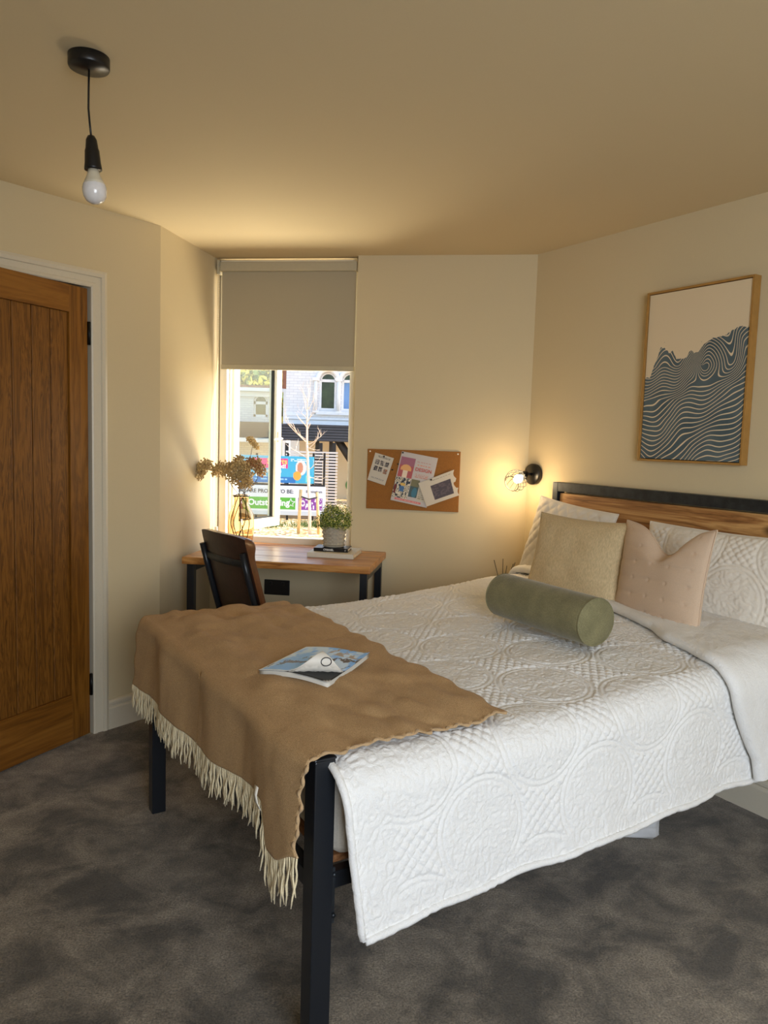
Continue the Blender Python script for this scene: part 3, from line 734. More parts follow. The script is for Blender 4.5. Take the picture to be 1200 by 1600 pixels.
G, uu, vv = magsheet(.7600, 110, .05)
mb = MB().grid(G-mo, flip=False); o = obj('cover', mb, [M_cover, M_pagew], mag)
nA = fbm(uu*7+3, vv*5, 4); nB2 = fbm(uu*14+9, vv*11+2, 4)
col = np.zeros(uu.shape+(3,)); col[:] = hexc(136, 194, 255)
sky2 = np.array(hexc(180, 218, 252)); snow = np.array(hexc(236, 246, 255)); rock = np.array(hexc(92, 80, 72)); tan_ = np.array(hexc(176, 160, 140))
m = sstep(nA+.25*(uu-.4), -.05, .25); col = col*(1-m[..., None])+snow*m[..., None]*.5+sky2*m[..., None]*.5
ridge = (np.abs(vv-.22-.25*uu+.10*nA*2) < .05*(1.2-uu)) | (np.abs(vv-.60-.35*(uu-.6)+.2*nB2) < .045) & (uu > .3) & (nB2 > -.15)
col[ridge & (nB2 > -.2)] = rock; col[(uu > .5) & (vv > .75) & (nB2 > .02)] = tan_
bdr = (vv < .035) | (uu < .02); col[bdr] = hexc(235, 240, 245)
set_print(o, col.reshape(-1, 3))
sm = o.modifiers.new('thick', 'SOLIDIFY'); sm.thickness = .0006; sm.material_offset = 1; sm.offset = -1
# underside of the curled corner is cream with a black ring letter
M_pagew = plain('page_white', hexc(216, 210, 198), .5, nscale=30, var=.03, bmp=0); M_pagek = plain('page_black', hexc(14, 14, 15), .3, bmp=0)
mb = MB(); wl = c1-c3
for k in range(9):
    G, _, _ = magsheet(.7445+k*.0015, 14, .008*(k > 5), shrink=.004+.002*(k % 3)); mb.grid(G-mo, flip=True)
o = obj('pages', mb, M_pagew, mag); sm = o.modifiers.new('thick', 'SOLIDIFY'); sm.thickness = .0007
lat = np.array([-_e[1], _e[0]]); rp = []
for t_ in np.linspace(0, 2*pi, 28, endpoint=False):
    p_ = c3+_e*(-.088+.050+.011*cos(t_))+lat*(.006+.014*sin(t_))
    q_, z_ = curl_corner(p_[None, :], np.array([.7600+.010*.4]), lift=.0016); rp.append((q_[0][0]-mo[0], q_[0][1]-mo[1], z_[0]-mo[2]))
obj('printed_ring', MB().tube(rp, .0014, 5, closed=True), M_black, mag)
G, uu, vv = magsheet(.7585, 40, 0); o = obj('title_page', MB().grid(G-mo, flip=True), M_cover, mag)
col = np.zeros(uu.shape+(3,)); col[:] = hexc(14, 14, 15); col[(uu+(1-vv)) > 1.93] = hexc(190, 182, 170)
set_print(o, col.reshape(-1, 3)); sm = o.modifiers.new('thick', 'SOLIDIFY'); sm.thickness = .0005

# ------------------------------------------------------------------ bundle under the bed
M_wrap = plain('clear_wrapped_white_bundle', hexc(196, 196, 196), .3, nscale=25, var=.08, bmp=.1)
pa = atz(1031, 1318, .0); pb = atz(935, 1312, 0)
dpk = pb-pa; dpk[2] = 0; dpk /= np.linalg.norm(dpk)
Mp = frame(pa, dpk)
na_, nb_ = 60, 40
xx = np.linspace(0, .62, na_)[:, None]; tt = np.linspace(0, 2*pi, nb_)[None, :]
ry, rz = .17, .05
se = lambda a, p: np.sign(np.cos(a))*np.abs(np.cos(a))**p
yy = -ry+ry*se(tt, .3)+0*xx; zz = rz*1.02+rz*(np.sign(np.sin(tt))*np.abs(np.sin(tt))**.35)*(1+0*xx)
endf = np.minimum(sstep(xx, 0, .02), sstep(.62-xx, 0, .02)); 
yy = -ry+(yy+ry)*(.9+.1*endf); zz = rz+(zz-rz)*(.78+.22*endf)+.0035*np.sin(zz*260+fbm(xx*6, tt, 2)*6)*0
yo = .005*np.sin(zz*330+3*np.sin(xx*7))*np.sign(yy+ry)
G = np.stack([xx+0*tt, yy+yo, np.maximum(zz, .001)], 2)
# room side = the side facing the camera
if (Mp @ Vector((0, 1, 0))-Mp @ Vector((0, 0, 0))).dot(Vector((0, -1, 0))) > 0: pass
mb = MB().grid(G); mb.add([G[0, j] for j in range(nb_-1)], [tuple(range(nb_-1))]); mb.add([G[-1, j] for j in range(nb_-1)], [tuple(range(nb_-1))[::-1]])
obj('wrapped_bundle', mb, M_wrap, M=Mp @ Matrix.Translation((0, .0, 0)), label='flat white plastic-wrapped bundle lying on the carpet under the bed', cat='bundle')

# ------------------------------------------------------------------ desk with black legs
desk = thing('desk', 'narrow desk with stained pine top and black square metal legs under the window', 'desk', M=MW @ Matrix.Translation((-.278, -.268, 0)))
def dk(a, b): return (a[0]+.278, a[1]+.268, a[2]), (b[0]+.278, b[1]+.268, b[2])
DT = SILL; n0 = -.53
for i in range(3):
    a = n0+i*.175; obj('tabletop_plank', MB().box(*dk((-.755, a+.0006, DT-.036), (.2, a+.1744, DT))), M_desk, desk, bevel=.004)
for s0 in (-.735, .148):
    for nn in (-.512, -.065):
        obj('leg', MB().box(*dk((s0, nn, 0), (s0+.036, nn+.036, DT-.037))), M_steel, desk, bevel=.002)
    obj('side_rail', MB().box(*dk((s0, -.475, DT-.073), (s0+.036, -.066, DT-.037))), M_steel, desk, bevel=.002)
    obj('side_rail', MB().box(*dk((s0, -.475, .001), (s0+.036, -.066, .035))), M_steel, desk, bevel=.002)

# socket
sk = thing('wall_socket', 'black double wall socket on the wall below the desk', 'socket', M=MW @ Matrix.Translation((-.415, -.001, .508)))
obj('face_plate', MB().box((-.0735, -.009, 0), (.0735, 0, .086)), M_black, sk, bevel=.003)
for x in (-.035, .035): obj('rocker_switch', MB().box((x-.008, -.013, .055), (x+.008, -.009, .075)), M_black, sk, bevel=.001)

# ------------------------------------------------------------------ chair
M_leather = plain('brown_leather', hexc(96, 54, 28), .38, nscale=45, var=.25, bmp=.25, coat=.15)
M_leather2 = plain('dark_brown_leather', hexc(58, 36, 26), .42, nscale=45, var=.2, bmp=.25)
cTL = np.array([-.869, 3.45]); cTR = np.array([-.600, 3.13]); wv = cTL-cTR; cw = np.linalg.norm(wv); wv /= cw
fdir = np.array([-wv[1], wv[0]]);
if fdir[0] < 0: fdir = -fdir
ctr = (cTL+cTR)/2
MC = frame((ctr[0]+fdir[0]*.20, ctr[1]+fdir[1]*.20, 0), (fdir[0], fdir[1], 0))    # local x = facing, y = left side
chair = thing('desk_chair', 'brown leather dining chair with black metal frame pulled up to the desk', 'chair', M=MC)
hw = cw/2
def backx(z): return -.20+.13*(1-np.clip((z-.50)/.47, 0, 1.0))**1.1-.0*z
def chair_back():
    nz, ny = 40, 30
    zz = np.linspace(.47, .972, nz)[:, None]; yy = np.linspace(-1, 1, ny)[None, :]
    wid = hw*(1.0-.05*((zz-.47)/.5)); th = .066+.022*np.exp(-((zz-.93)/.035)**2)
    F = []
    for sd in (0, 1):
        x = backx(zz)-.035*yy**2*0+.030*(yy**2)*1.0; x = x+(th if sd else 0)*(1-np.abs(yy)**6)**.5*(1-np.clip((zz-.94)/.034, 0, 1)**3)**.5
        z2 = zz-.012*yy**4*np.clip((zz-.8)/.17, 0, 1)+0*yy
        F.append(np.stack([x, wid*yy, z2], 2))
    mb = MB(); mb.grid(F[0], 1, flip=False); mb.grid(F[1], 0, flip=True)
    def seam(a, b, mi, fl=False):
        mb.grid(np.stack([a, b], 0), mi, flip=fl)
    seam(F[0][-1], F[1][-1], 0, True); seam(F[0][0], F[1][0], 0); seam(F[0][:, 0], F[1][:, 0], 0); seam(F[0][:, -1], F[1][:, -1], 0, True)
    return mb
o = obj('backrest', chair_back(), [M_leather, M_leather2], chair)
mb = MB()
for y in (-hw*.90, hw*.90): 
    mb = MB(); mb.tube([(float(backx(z))+.012, y*.98, z) for z in (.90, .8, .7, .6, .5)]+[(-.10, y*1.05, .44), (-.17, y*1.1, .2), (-.22, y*1.12, 0)], .0145, 8)
    obj('rear_leg', mb, M_steel, chair)
    mb = MB(); mb.tube([(.22, y*1.0, .44), (.235, y*1.08, .2), (.25, y*1.12, 0)], .0115, 8); obj('front_leg', mb, M_steel, chair)
zz = np.linspace(.835, .865, 3)[:, None]; yy = np.linspace(-1, 1, 20)[None, :]
G = np.stack([backx(.85)+.022*yy**2-.006+0*zz, hw*.90*yy+0*zz, zz+.0*yy], 2)
o = obj('back_strap', MB().grid(G), M_rawsteel, chair, label='grey metal strap across the back'); sm = o.modifiers.new('t', 'SOLIDIFY'); sm.thickness = .004
mb = MB(); mb.tube([(-.06, hw*.92, .44), (.22, hw*.92, .44), (.22, -hw*.92, .44), (-.06, -hw*.92, .44)], .0115, 8, closed=True); obj('seat_frame', mb, M_steel, chair)
u = np.linspace(-1, 1, 90)[:, None]; v = np.linspace(-1, 1, 30)[None, :]
pr = (np.clip(1-np.abs(u)**5, 0, 1)*np.clip(1-np.abs(v)**5, 0, 1))**.4
G = np.stack([.08+u*.19+0*v, v*hw*1.02+0*u, .480+.085*pr+.006*np.abs(np.sin(u*30))*pr], 2); Gb = G.copy(); Gb[..., 2] = .452
mb = MB(); mb.grid(G, flip=False); mb.grid(Gb, flip=True); obj('seat', mb, M_leather2, chair, label='channel-stitched dark seat')

# ------------------------------------------------------------------ books, plant
def book(name, FL, FR, BR, z, th, mcov, mpage, label):
    fl = atz(*FL, z); fr = atz(*FR, z); brr = atz(*BR, z+th)
    d = fr-fl; d[2] = 0; w = np.linalg.norm(d); d /= w; n = np.array([-d[1], d[0], 0]); dep = abs((brr-fr)@n)
    M = frame((fl+d*w/2+n*dep/2), d); M.translation.z = z
    b = thing(name, label, 'book', M=M)
    mb = MB(); mb.box((-w/2, -dep/2, 0), (w/2, dep/2, .0025)); mb.box((-w/2, -dep/2, th-.0025), (w/2, dep/2, th)); mb.box((-w/2, -dep/2, .0025), (w/2, -dep/2+.0025, th-.0025))
    obj('hard_cover', mb, mcov, b)
    obj('page_block', MB().box((-w/2+.004, -dep/2+.003, .0027), (w/2-.004, dep/2-.004, th-.0027)), mpage, b)
    return b, w, dep, M
M_bookw = plain('cream_book_cover', hexc(214, 206, 186), .6, var=.02, bmp=0); M_bookk = plain('black_book_cover', hexc(20, 20, 22), .28, var=.02, bmp=0)
M_pages = plain('page_edges', hexc(214, 204, 184), .8, nscale=300, bmp=.05)
bkw = book('large_book', (479.6, 870), (551.7, 874), (564, 856.2), SILL+.001, .024, M_bookw, M_pages, 'large cream book lying on the desk under a black book')
bkk = book('black_book', (490, 860.8), (543.5, 863.4), (551.7, 853), SILL+.026, .018, M_bookk, M_pages, 'black book with white spine lettering lying on the cream book')
def text_mesh(txt, size, extr=.0003, bold=0):
    c = bpy.data.curves.new('lettering', 'FONT'); c.body = txt; c.size = size; c.extrude = extr; c.offset = bold; c.align_x = 'CENTER'; c.align_y = 'CENTER'; c.resolution_u = 3
    o = bpy.data.objects.new('tmp', c); COL.objects.link(o); bpy.context.view_layer.update()
    dg = bpy.context.evaluated_depsgraph_get(); me = bpy.data.meshes.new_from_object(o.evaluated_get(dg)); bpy.data.objects.remove(o); return me
def text(txt, size, mat, parent, mat4, name='lettering', bold=0):
    me = text_mesh(txt, size, bold=bold); me.materials.clear(); me.materials.append(mat)
    o = bpy.data.objects.new(name, me); COL.objects.link(o); o.parent = parent; o.matrix_local = mat4; return o
M_ink = plain('white_ink', hexc(235, 232, 224), .5, bmp=0); M_inkk = plain('black_ink', hexc(28, 28, 30), .6, bmp=0)
RX = Matrix.Rotation(radians(90), 4, 'X')
text('CHANEL', .014, M_ink, bkk[0], Matrix.Translation((-.012, -bkk[2]/2-.0005, .009)) @ RX, bold=.0004)
text('O', .009, M_ink, bkk[0], Matrix.Translation((bkk[1]/2-.014, -bkk[2]/2-.0005, .009)) @ RX)
pp = np.array(atz(523, 857, SILL+.044)); pp = (bkk[3].translation+Vector((.004, .004, 0)))
M_pot = plain('textured_grey_ceramic', hexc(176, 168, 150), .8, nscale=80, var=.1, bmp=.2)
pl = thing('potted_plant', 'small leafy green plant in a textured grey pot standing on the books', 'plant', M=Matrix.Translation((pp.x, pp.y, SILL+.0445)))
nz, na = 90, 128
z = np.linspace(.008, .106, nz)[:, None]; a = np.linspace(0, 2*pi, na)[None, :]
r = .047+.012*(z/.106)+0*a
cell = a/(2*pi)*11
meand = np.abs(((z/.106*5+.5*np.sign(np.sin(cell*pi))) % 1)-.5)*2
rel = .008*np.where((np.abs(cell % 1-.5) < .36), sstep(meand, .35, .6), .55)*sstep(z, .008, .014)*sstep(.104-z, 0, .01)
rr = r+rel
G = np.stack([rr*np.cos(a), rr*np.sin(a), z+0*a], 2)
mb = MB().grid(G, flip=True); mb.lathe([(.059, .106), (.061, .108), (.059, .110), (.053, .108), (.051, .092), (0, .092)], sides=48); mb.lathe([(0, .008), (.047, .008)], sides=48)
obj('pot', mb, M_pot, pl)
mb = MB().lathe([(0, 0), (.05, 0), (.058, .006), (.060, .010), (.056, .010), (.05, .0075), (0, .0075)], sides=40); obj('saucer', mb, M_pot, pl)
M_leaf = plain('small_green_leaves', hexc(80, 104, 36), .5, nscale=40, var=.5, bmp=0); M_leafp = plain('pale_leaf_tips', hexc(204, 208, 110), .5, nscale=60, var=.2, bmp=0)
mb = MB(); R_ = random.Random(5)
for k in range(4200):
    th = R_.uniform(0, 2*pi); ph = math.acos(R_.uniform(-.35, 1)); rad = R_.uniform(.45, 1)**.6
    lump = 1+.16*sin(3*th+1)*sin(ph*2)+.12*sin(5*th+ph*3)
    p = Vector((.092*rad*lump*sin(ph)*cos(th), .092*rad*lump*sin(ph)*sin(th), .128+.092*rad*lump*cos(ph)))
    d = Vector((R_.uniform(-1, 1), R_.uniform(-1, 1), R_.uniform(-.3, 1))).normalized(); sz = R_.uniform(.006, .011)
    s_ = d.orthogonal().normalized(); 
    mb.add([p, p+d*sz*.5+s_*sz*.28, p+d*sz, p+d*sz*.5-s_*sz*.28], [(0, 1, 2, 3)], 1 if R_.random() < .34 else 0)
obj('foliage', mb, [M_leaf, M_leafp], pl, kind='stuff')
mb = MB()
for k in range(40):
    th = R_.uniform(0, 2*pi); t = R_.uniform(.2, 1); mb.tube([(.01*cos(th), .01*sin(th), .09), (.04*t*cos(th), .04*t*sin(th), .14), (.08*t*cos(th), .08*t*sin(th), .13+.07*(1-t))], .0008, 4)
obj('stems', mb, M_leaf, pl, kind='stuff')

# ------------------------------------------------------------------ vase with dried flowers
vb = atz(376, 855, SILL); vb = np.array([vb[0], vb[1], 0]); 
M_amber = glass('amber_glass', (.93, .74, .50)); 
vase = thing('glass_vase', 'tall smoky amber glass vase standing at the left end of the desk', 'vase', M=Matrix.Translation((vb[0], vb[1], SILL+.001)))
prof = [(0, 0), (.046, 0), (.056, .006), (.063, .03), (.070, .07), (.0735, .11), (.072, .15), (.066, .185), (.052, .215), (.042, .235), (.040, .255), (.0405, .275), (.047, .287)]
inn = [(r_-.0028, z_+(.006 if z_ < .01 else 0)) for r_, z_ in prof[::-1] if r_ > 0]+[(0, .008)]
obj('vase_body', MB().lathe(prof+inn, sides=64), M_amber, vase)
obj('rim', MB().tube([(.0455*cos(t), .0455*sin(t), .288) for t in np.linspace(0, 2*pi, 48, endpoint=False)], .0018, 6, closed=True), M_amber, vase)
M_stem = plain('dry_brown_stem', hexc(72, 56, 40), .8); M_flor = plain('dried_floret', hexc(178, 152, 104), .95, nscale=300, var=.35, bmp=.1)
M_flor2 = plain('pale_dried_floret', hexc(206, 178, 122), .95, nscale=300, var=.3, bmp=.1)
def flower(px, py, dY, r, flat, tilt, label, n, via=None, mat=None, seed=0, curl=.03):
    Rr = random.Random(seed); hp = aty(px, py, vb[1]+dY); mouth = np.array([vb[0]+Rr.uniform(-.02, .02), vb[1]+Rr.uniform(-.02, .02), SILL+.285])
    base = np.array([vb[0]+Rr.uniform(-.04, .04), vb[1]+Rr.uniform(-.03, .03), SILL+.02])
    t = thing('dried_flower', label, 'flower', M=Matrix.Translation((vb[0], vb[1], SILL)), group='dried flower stems in the amber vase'); o3 = np.array([vb[0], vb[1], SILL])
    bend = np.array([Rr.uniform(-.045, .045), Rr.uniform(-.03, .03), 0])
    mids = [base-o3, base*.6+mouth*.4-o3+bend, base*.25+mouth*.75-o3+bend*.6, mouth-o3]
    v = np.array(via)-o3 if via is not None else (mouth*.5+hp*.5-o3)+np.array([0, 0, curl])
    pts = mids+[mouth*.75+0*hp-o3*.75+.25*v, v, hp-o3]
    P = [Vector(p) for p in pts]; out = []
    for i in range(len(P)-1):      # catmull
        a_, b__, c_, d_ = P[max(i-1, 0)], P[i], P[i+1], P[min(i+2, len(P)-1)]
        for q_ in range(6):
            s_ = q_/6; out.append(.5*((2*b__)+(-a_+c_)*s_+(2*a_-5*b__+4*c_-d_)*s_*s_+(-a_+3*b__-3*c_+d_)*s_**3))
    out.append(P[-1]); obj('stem', MB().tube(out, [.0026-.0012*i/len(out) for i in range(len(out))], 6), M_stem, t)
    mb = MB(); c = Vector(hp-o3); ax_ = Vector(tilt).normalized(); Q = ax_.to_track_quat('Z', 'Y')
    for k in range(n):
        th = Rr.uniform(0, 2*pi); ph = math.acos(Rr.uniform(-.25 if flat < 1 else -1, 1)); rad = r*Rr.uniform(.5, 1.05)*(1+.16*sin(3*th+seed)+.10*sin(7*th)*sin(ph*3))
        p = Vector((rad*sin(ph)*cos(th), rad*sin(ph)*sin(th), rad*cos(ph)*flat-(0 if flat >= 1 else r*.2)))
        p = c+Q @ p; mb.ball(tuple(p), r*Rr.uniform(.045, .085)*1.15, 5, 3, 0 if Rr.random() < .6 else 1)
    for k in range(16):
        th = 2*pi*k/16; rad = r*.8; p = Vector((rad*cos(th), rad*sin(th), 0)); mb.tube([tuple(c-ax_*r*.25), tuple(c+Q @ p)], .0008, 4)
    obj('flower_head', mb, mat or [M_flor, M_flor2], t)
flower(318, 732, -.03, 0.061, .8, (-.8, -.3, .5), 'dried flower head furthest left, in front of the pale wall', 520, seed=1, curl=.05)
flower(344, 733, .0, 0.057, .8, (-.4, .2, .8), 'dried flower head second from the left in the vase', 480, seed=2, curl=.04)
flower(372, 733, -.04, 0.076, .9, (0, -.6, .7), 'largest dried flower head at the middle of the vase', 840, seed=3, curl=.0)
flower(381, 750, -.06, 0.056, 1, (.1, -.7, .3), 'low dried flower head hanging just over the vase rim', 460, seed=4, curl=.02)
flower(400, 728, .02, 0.063, .8, (.6, 0, .6), 'reddish brown dried flower head on the right of the bunch', 520, seed=5, via=aty(402, 748, vb[1]+.02), mat=[plain('rusty_floret', hexc(160, 116, 76), .95, nscale=300, var=.35), M_flor], curl=.0)
flower(396, 690, .03, 0.045, .45, (.75, -.1, .65), 'flat pale dried flower head highest of the bunch', 600, seed=6, mat=[M_flor2, M_flor2], curl=.01)

# ------------------------------------------------------------------ cork board with papers
M_cork = plain('cork', hexc(150, 98, 42), .9, nscale=320, var=.16, bmp=.15)
cb = thing('cork_board', 'unframed brown cork board screwed to the wall right of the window', 'noticeboard', M=MW @ Matrix.Translation((.3345, 0, 1.022)))
obj('cork_sheet', MB().box((-.2515, -.011, 0), (.2515, -.0005, .325)), M_cork, cb, bevel=.001)
for x in (-.238, .238):
    m_ = MB(); m_.ball((x, -.012, .312), .0045, 10, 6, sc=(1, .5, 1)); obj('corner_screw', m_, M_upvc, cb, label='small white corner screw')
CBP = BW(0, -.0125)
def wl_(x, y): p = onpl(x, y, CBP, NB); w = p-P3; return np.array([w@DB, p[2]])
M_print = vcol_mat('printed_paper', .6)
def sheet(name, label, cat, px4, colfn, off, n=90, curl=.004, edge=None):
    TLp, TRp, BRp, BLp = [wl_(*p) for p in px4]
    u = np.linspace(0, 1, n)[:, None]+np.zeros((1, n)); v = np.linspace(0, 1, n)[None, :]+np.zeros((n, 1))   # u right, v down
    if edge is not None: u2 = u*(1-edge(v)*u**3*1.0)
    else: u2 = u
    P = ((1-u2)*(1-v))[..., None]*TLp+(u2*(1-v))[..., None]*TRp+(u2*v)[..., None]*BRp+((1-u2)*v)[..., None]*BLp
    G = np.stack([P[..., 0], -off-curl*np.sin(pi*.5*v)*(.3+.7*u), P[..., 1]], 2)
    mb = MB().grid(G); o = obj(name, mb, M_print, M=MW, label=label, cat=cat); sm_ = o.modifiers.new('t', 'SOLIDIFY'); sm_.thickness = .0003
    set_print(o, colfn(u2, v).reshape(-1, 3)); return o
W_ = np.array(hexc(204, 196, 180))
def fillc(c, m, k): c[m] = hexc(*k) if max(k) > 1 else k
def rect(u, v, a, b, c_, d): return (u > a) & (u < b) & (v > c_) & (v < d)
def textrows(c, u, v, a, b, y0_, y1_, rows, k, dens=.0):
    m = rect(u, v, a, b, y0_, y1_) & ((((v-y0_)/(y1_-y0_)*rows) % 1) < .5) & (vnoise(u*70, np.floor((v-y0_)/(y1_-y0_)*rows)*7.3) > dens-.15); fillc(c, m, k)
def colA(u, v):
    c = np.zeros(u.shape+(3,)); c[:] = W_; textrows(c, u, v, .2, .85, .06, .14, 2, (90, 90, 90))
    for (a, b) in ((.14, .28), (.40, .28), (.66, .28), (.14, .50), (.40, .50), (.68, .52)):
        m = rect(u, v, a, a+.2, b-.07, b+.1); k = fbm(u*26+a*9, v*30+b*5, 3); c[m] = np.array(hexc(60, 56, 60)); c[m & (k > .05)] = hexc(170, 160, 150)
        if a > .6 and b > .5: c[m & (k < -.1)] = hexc(170, 110, 70)
    textrows(c, u, v, .15, .85, .84, .90, 2, (130, 130, 130)); return c
def colB(u, v):
    c = np.zeros(u.shape+(3,)); c[:] = hexc(196, 188, 184)
    m = rect(u, v, .03, .42, .10, .50); c[m] = hexc(178, 88, 92); c[m & (v < .26)] = hexc(160, 100, 120)
    cap = m & (((u-.22)/.15)**2+((v-.34)/.10)**2 < 1) & (v < .36); c[cap] = hexc(226, 170, 110); c[m & (abs(u-.22) < .065) & (v > .36)] = hexc(236, 214, 190)
    m = rect(u, v, .0, .42, .51, .92); st = (np.floor(u*38)+np.floor(v*34)) % 2; k = vnoise(u*30, v*24); c[m] = hexc(216, 208, 188); c[m & (k > .08)] = hexc(52, 58, 70); c[m & (st > 0) & (k < -.1)] = hexc(130, 120, 100)
    c[rect(u, v, .17, .29, .68, .79)] = hexc(70, 110, 160); c[rect(u, v, .17, .30, .62, .66)] = hexc(220, 180, 90); c[rect(u, v, .02, .07, .66, .84)] = hexc(110, 40, 40)
    m = rect(u, v, .44, .67, .50, .86); c[m] = hexc(120, 116, 84); c[m & (v > .64)] = hexc(70, 90, 92); c[m & (((u-.58)/.07)**2+((v-.76)/.10)**2 < 1)] = hexc(66, 120, 140)
    m = rect(u, v, .68, 1, .52, .9); c[m] = hexc(196, 188, 168); textrows(c, u, v, .70, .96, .55, .88, 9, (150, 140, 120))
    textrows(c, u, v, .48, .85, .14, .17, 1, (190, 90, 80)); textrows(c, u, v, .50, .86, .38, .47, 3, (200, 130, 110)); textrows(c, u, v, .5, .86, .2, .24, 1, (210, 150, 130))
    c[rect(u, v, .1, .82, .93, .968)] = hexc(216, 120, 116); textrows(c, u, v, .14, .78, .94, .96, 1, (235, 200, 190)); return c
def colC(u, v):
    c = np.zeros(u.shape+(3,)); c[:] = hexc(208, 198, 180); textrows(c, u, v, .36, .85, .09, .13, 1, (90, 84, 80))
    m = rect(u, v, .28, .82, .28, .86); k = fbm(u*20, v*20, 3); c[m] = hexc(74, 66, 74); c[m & (k > .12)] = hexc(96, 84, 90); return c
sheet('leaflet', 'small white leaflet with six pictures pinned at the left of the cork board', 'leaflet', [(586.5, 707), (615.5, 716), (601.5, 758.5), (574, 749.5)], colA, .0125)
fb = sheet('poster', 'design flyer with a pink toadstool lamp picture pinned at the middle of the cork board', 'poster', [(628, 705), (684.5, 716), (666.5, 793.5), (610, 781)], colB, .0135, n=130)
sheet('torn_notice', 'tilted white notice with a dark square and torn right edge on the cork board', 'notice', [(653.5, 755), (711.5, 733), (721, 772.5), (666.5, 791.5)], colC, .0200, edge=lambda v: .03+.05*np.abs(np.sin(v*9))+.05*(v > .45)*(v < .7))
# flat lettering on the flyer, laid on the sheet
a_ = wl_(641, 728); cxy = wl_(662.5, 735.5); dirt = wl_(684.5, 716)-wl_(628, 705); angt = atan2(dirt[1], dirt[0])
M_red = plain('red_print', hexc(196, 84, 72), .6, bmp=0)
me = text_mesh('DESIGN', .026, .0001, .0004); me.materials.clear(); me.materials.append(M_red)
o = bpy.data.objects.new('lettering', me); COL.objects.link(o); o.parent = fb
o.matrix_local = fb.matrix_world.inverted() @ (MW @ Matrix.Translation((cxy[0]-.002, -.0195, cxy[1])) @ Matrix.Rotation(-angt, 4, 'Y') @ RX)
for i, (x, y, lab) in enumerate(((600.3, 713.2, 'black push pin at the top of the small leaflet'), (629.8, 707.3, 'black push pin at the top left corner of the design flyer'), (674, 749.4, 'black push pin in the torn notice'), (613.2, 734, 'lone black push pin between leaflet and flyer'), (622.3, 725, 'black push pin at the left edge of the flyer'))):
    w = wl_(x, y); mb = MB(); Mx = MW @ Matrix.Translation((w[0], -.012-((.0085 if i == 2 else .004) if i < 3 else 0), w[1])) @ Matrix.Rotation(radians(90), 4, 'X')
    obj('push_pin', mb.lathe([(0, 0), (.0045, 0), (.0045, .003), (.0028, .004), (.0028, .009), (.0038, .0105), (0, .0108)], sides=14), M_black, M=Mx, label=lab, cat='push pin', group='black push pins on the cork board')

# ------------------------------------------------------------------ framed wave picture
MR = frame(P4, DW)      # x along the right wall towards the camera, y out of the room
pw0, pw1, pz0, pz1 = .745, 1.242, 1.342, 2.065
pic = thing('framed_picture', 'large framed print of blue and cream ocean waves above the bed', 'picture', M=MR @ Matrix.Translation(((pw0+pw1)/2, 0, pz0)))
hw_, hh_ = (pw1-pw0)/2, pz1-pz0
M_frame = plain('light_oak_frame', hexc(168, 124, 62), .5, nscale=30, var=.1)
M_canv_edge = plain('dark_shadow_gap', hexc(40, 34, 30), .9)
for a, b in (((-hw_, -.042, 0), (-hw_+.009, -.002, hh_)), ((hw_-.009, -.042, 0), (hw_, -.002, hh_)), ((-hw_+.009, -.042, 0), (hw_-.009, -.002, .009)), ((-hw_+.009, -.042, hh_-.009), (hw_-.009, -.002, hh_))):
    obj('frame_bar', MB().box(a, b), M_frame, pic, bevel=.001)
obj('backing', MB().box((-hw_+.009, -.012, .009), (hw_-.009, -.003, hh_-.009)), M_canv_edge, pic)
m_, nt_, b_ = new_mat('wave_print')
at = N(nt_, 'ShaderNodeAttribute'); at.attribute_name = 'psi'; am = N(nt_, 'ShaderNodeAttribute'); am.attribute_name = 'sea'
fr = N(nt_, 'ShaderNodeMath', operation='FRACT'); nt_.links.new(at.outputs['Fac'], fr.inputs[0])
pg_ = N(nt_, 'ShaderNodeMath', operation='PINGPONG'); pg_.inputs[1].default_value = .5; nt_.links.new(at.outputs['Fac'], pg_.inputs[0])
ln = ramp(nt_, pg_.outputs[0], [(.075, (1, 1, 1)), (.125, (0, 0, 0))])
sea = ramp(nt_, noise(nt_, coords(nt_), 9, 4), [(.3, hexc(66, 84, 92)), (.7, hexc(94, 108, 112))])
cream = hexc(226, 206, 172)
mxa = N(nt_, 'ShaderNodeMixRGB'); nt_.links.new(ln, mxa.inputs[0]); nt_.links.new(sea, mxa.inputs[1]); mxa.inputs[2].default_value = (*cream, 1)
mxb = N(nt_, 'ShaderNodeMixRGB'); st_ = ramp(nt_, am.outputs['Fac'], [(.47, (0, 0, 0)), (.53, (1, 1, 1))]); nt_.links.new(st_, mxb.inputs[0]); mxb.inputs[1].default_value = (*cream, 1); nt_.links.new(mxa.outputs[0], mxb.inputs[2])
nt_.links.new(mxb.outputs[0], b_.inputs['Base Color']); b_.inputs['Roughness'].default_value = .75
nu, nv = 220, 300
u = np.linspace(0, 1, nu)[:, None]+np.zeros((1, nv)); v = np.linspace(0, 1, nv)[None, :]+np.zeros((nu, 1))
sil_x = [0, .05, .08, .12, .15, .19, .24, .28, .30, .33, .40, .44, .47, .50, .55, .59, .64, .70, .80, .86, .92, 1.0]
sil_y = [.50, .50, .55, .62, .675, .672, .64, .645, .62, .605, .60, .62, .648, .63, .635, .668, .69, .70, .715, .735, .745, .74]
sil = np.interp(u, sil_x, sil_y)+.012*fbm(u*40, v*0+3, 3)
seam_ = np.clip(.5+(sil-v)*60, 0, 1)
spk = vnoise(u*150, v*200); seam_ = np.where((spk > .455) & (v > sil) & (v < sil+.06), 1, seam_)
ar = 1.45; C = np.array([.58, .555])
dx, dy = u-C[0], (v-C[1])*ar; rr = np.hypot(dx, dy)
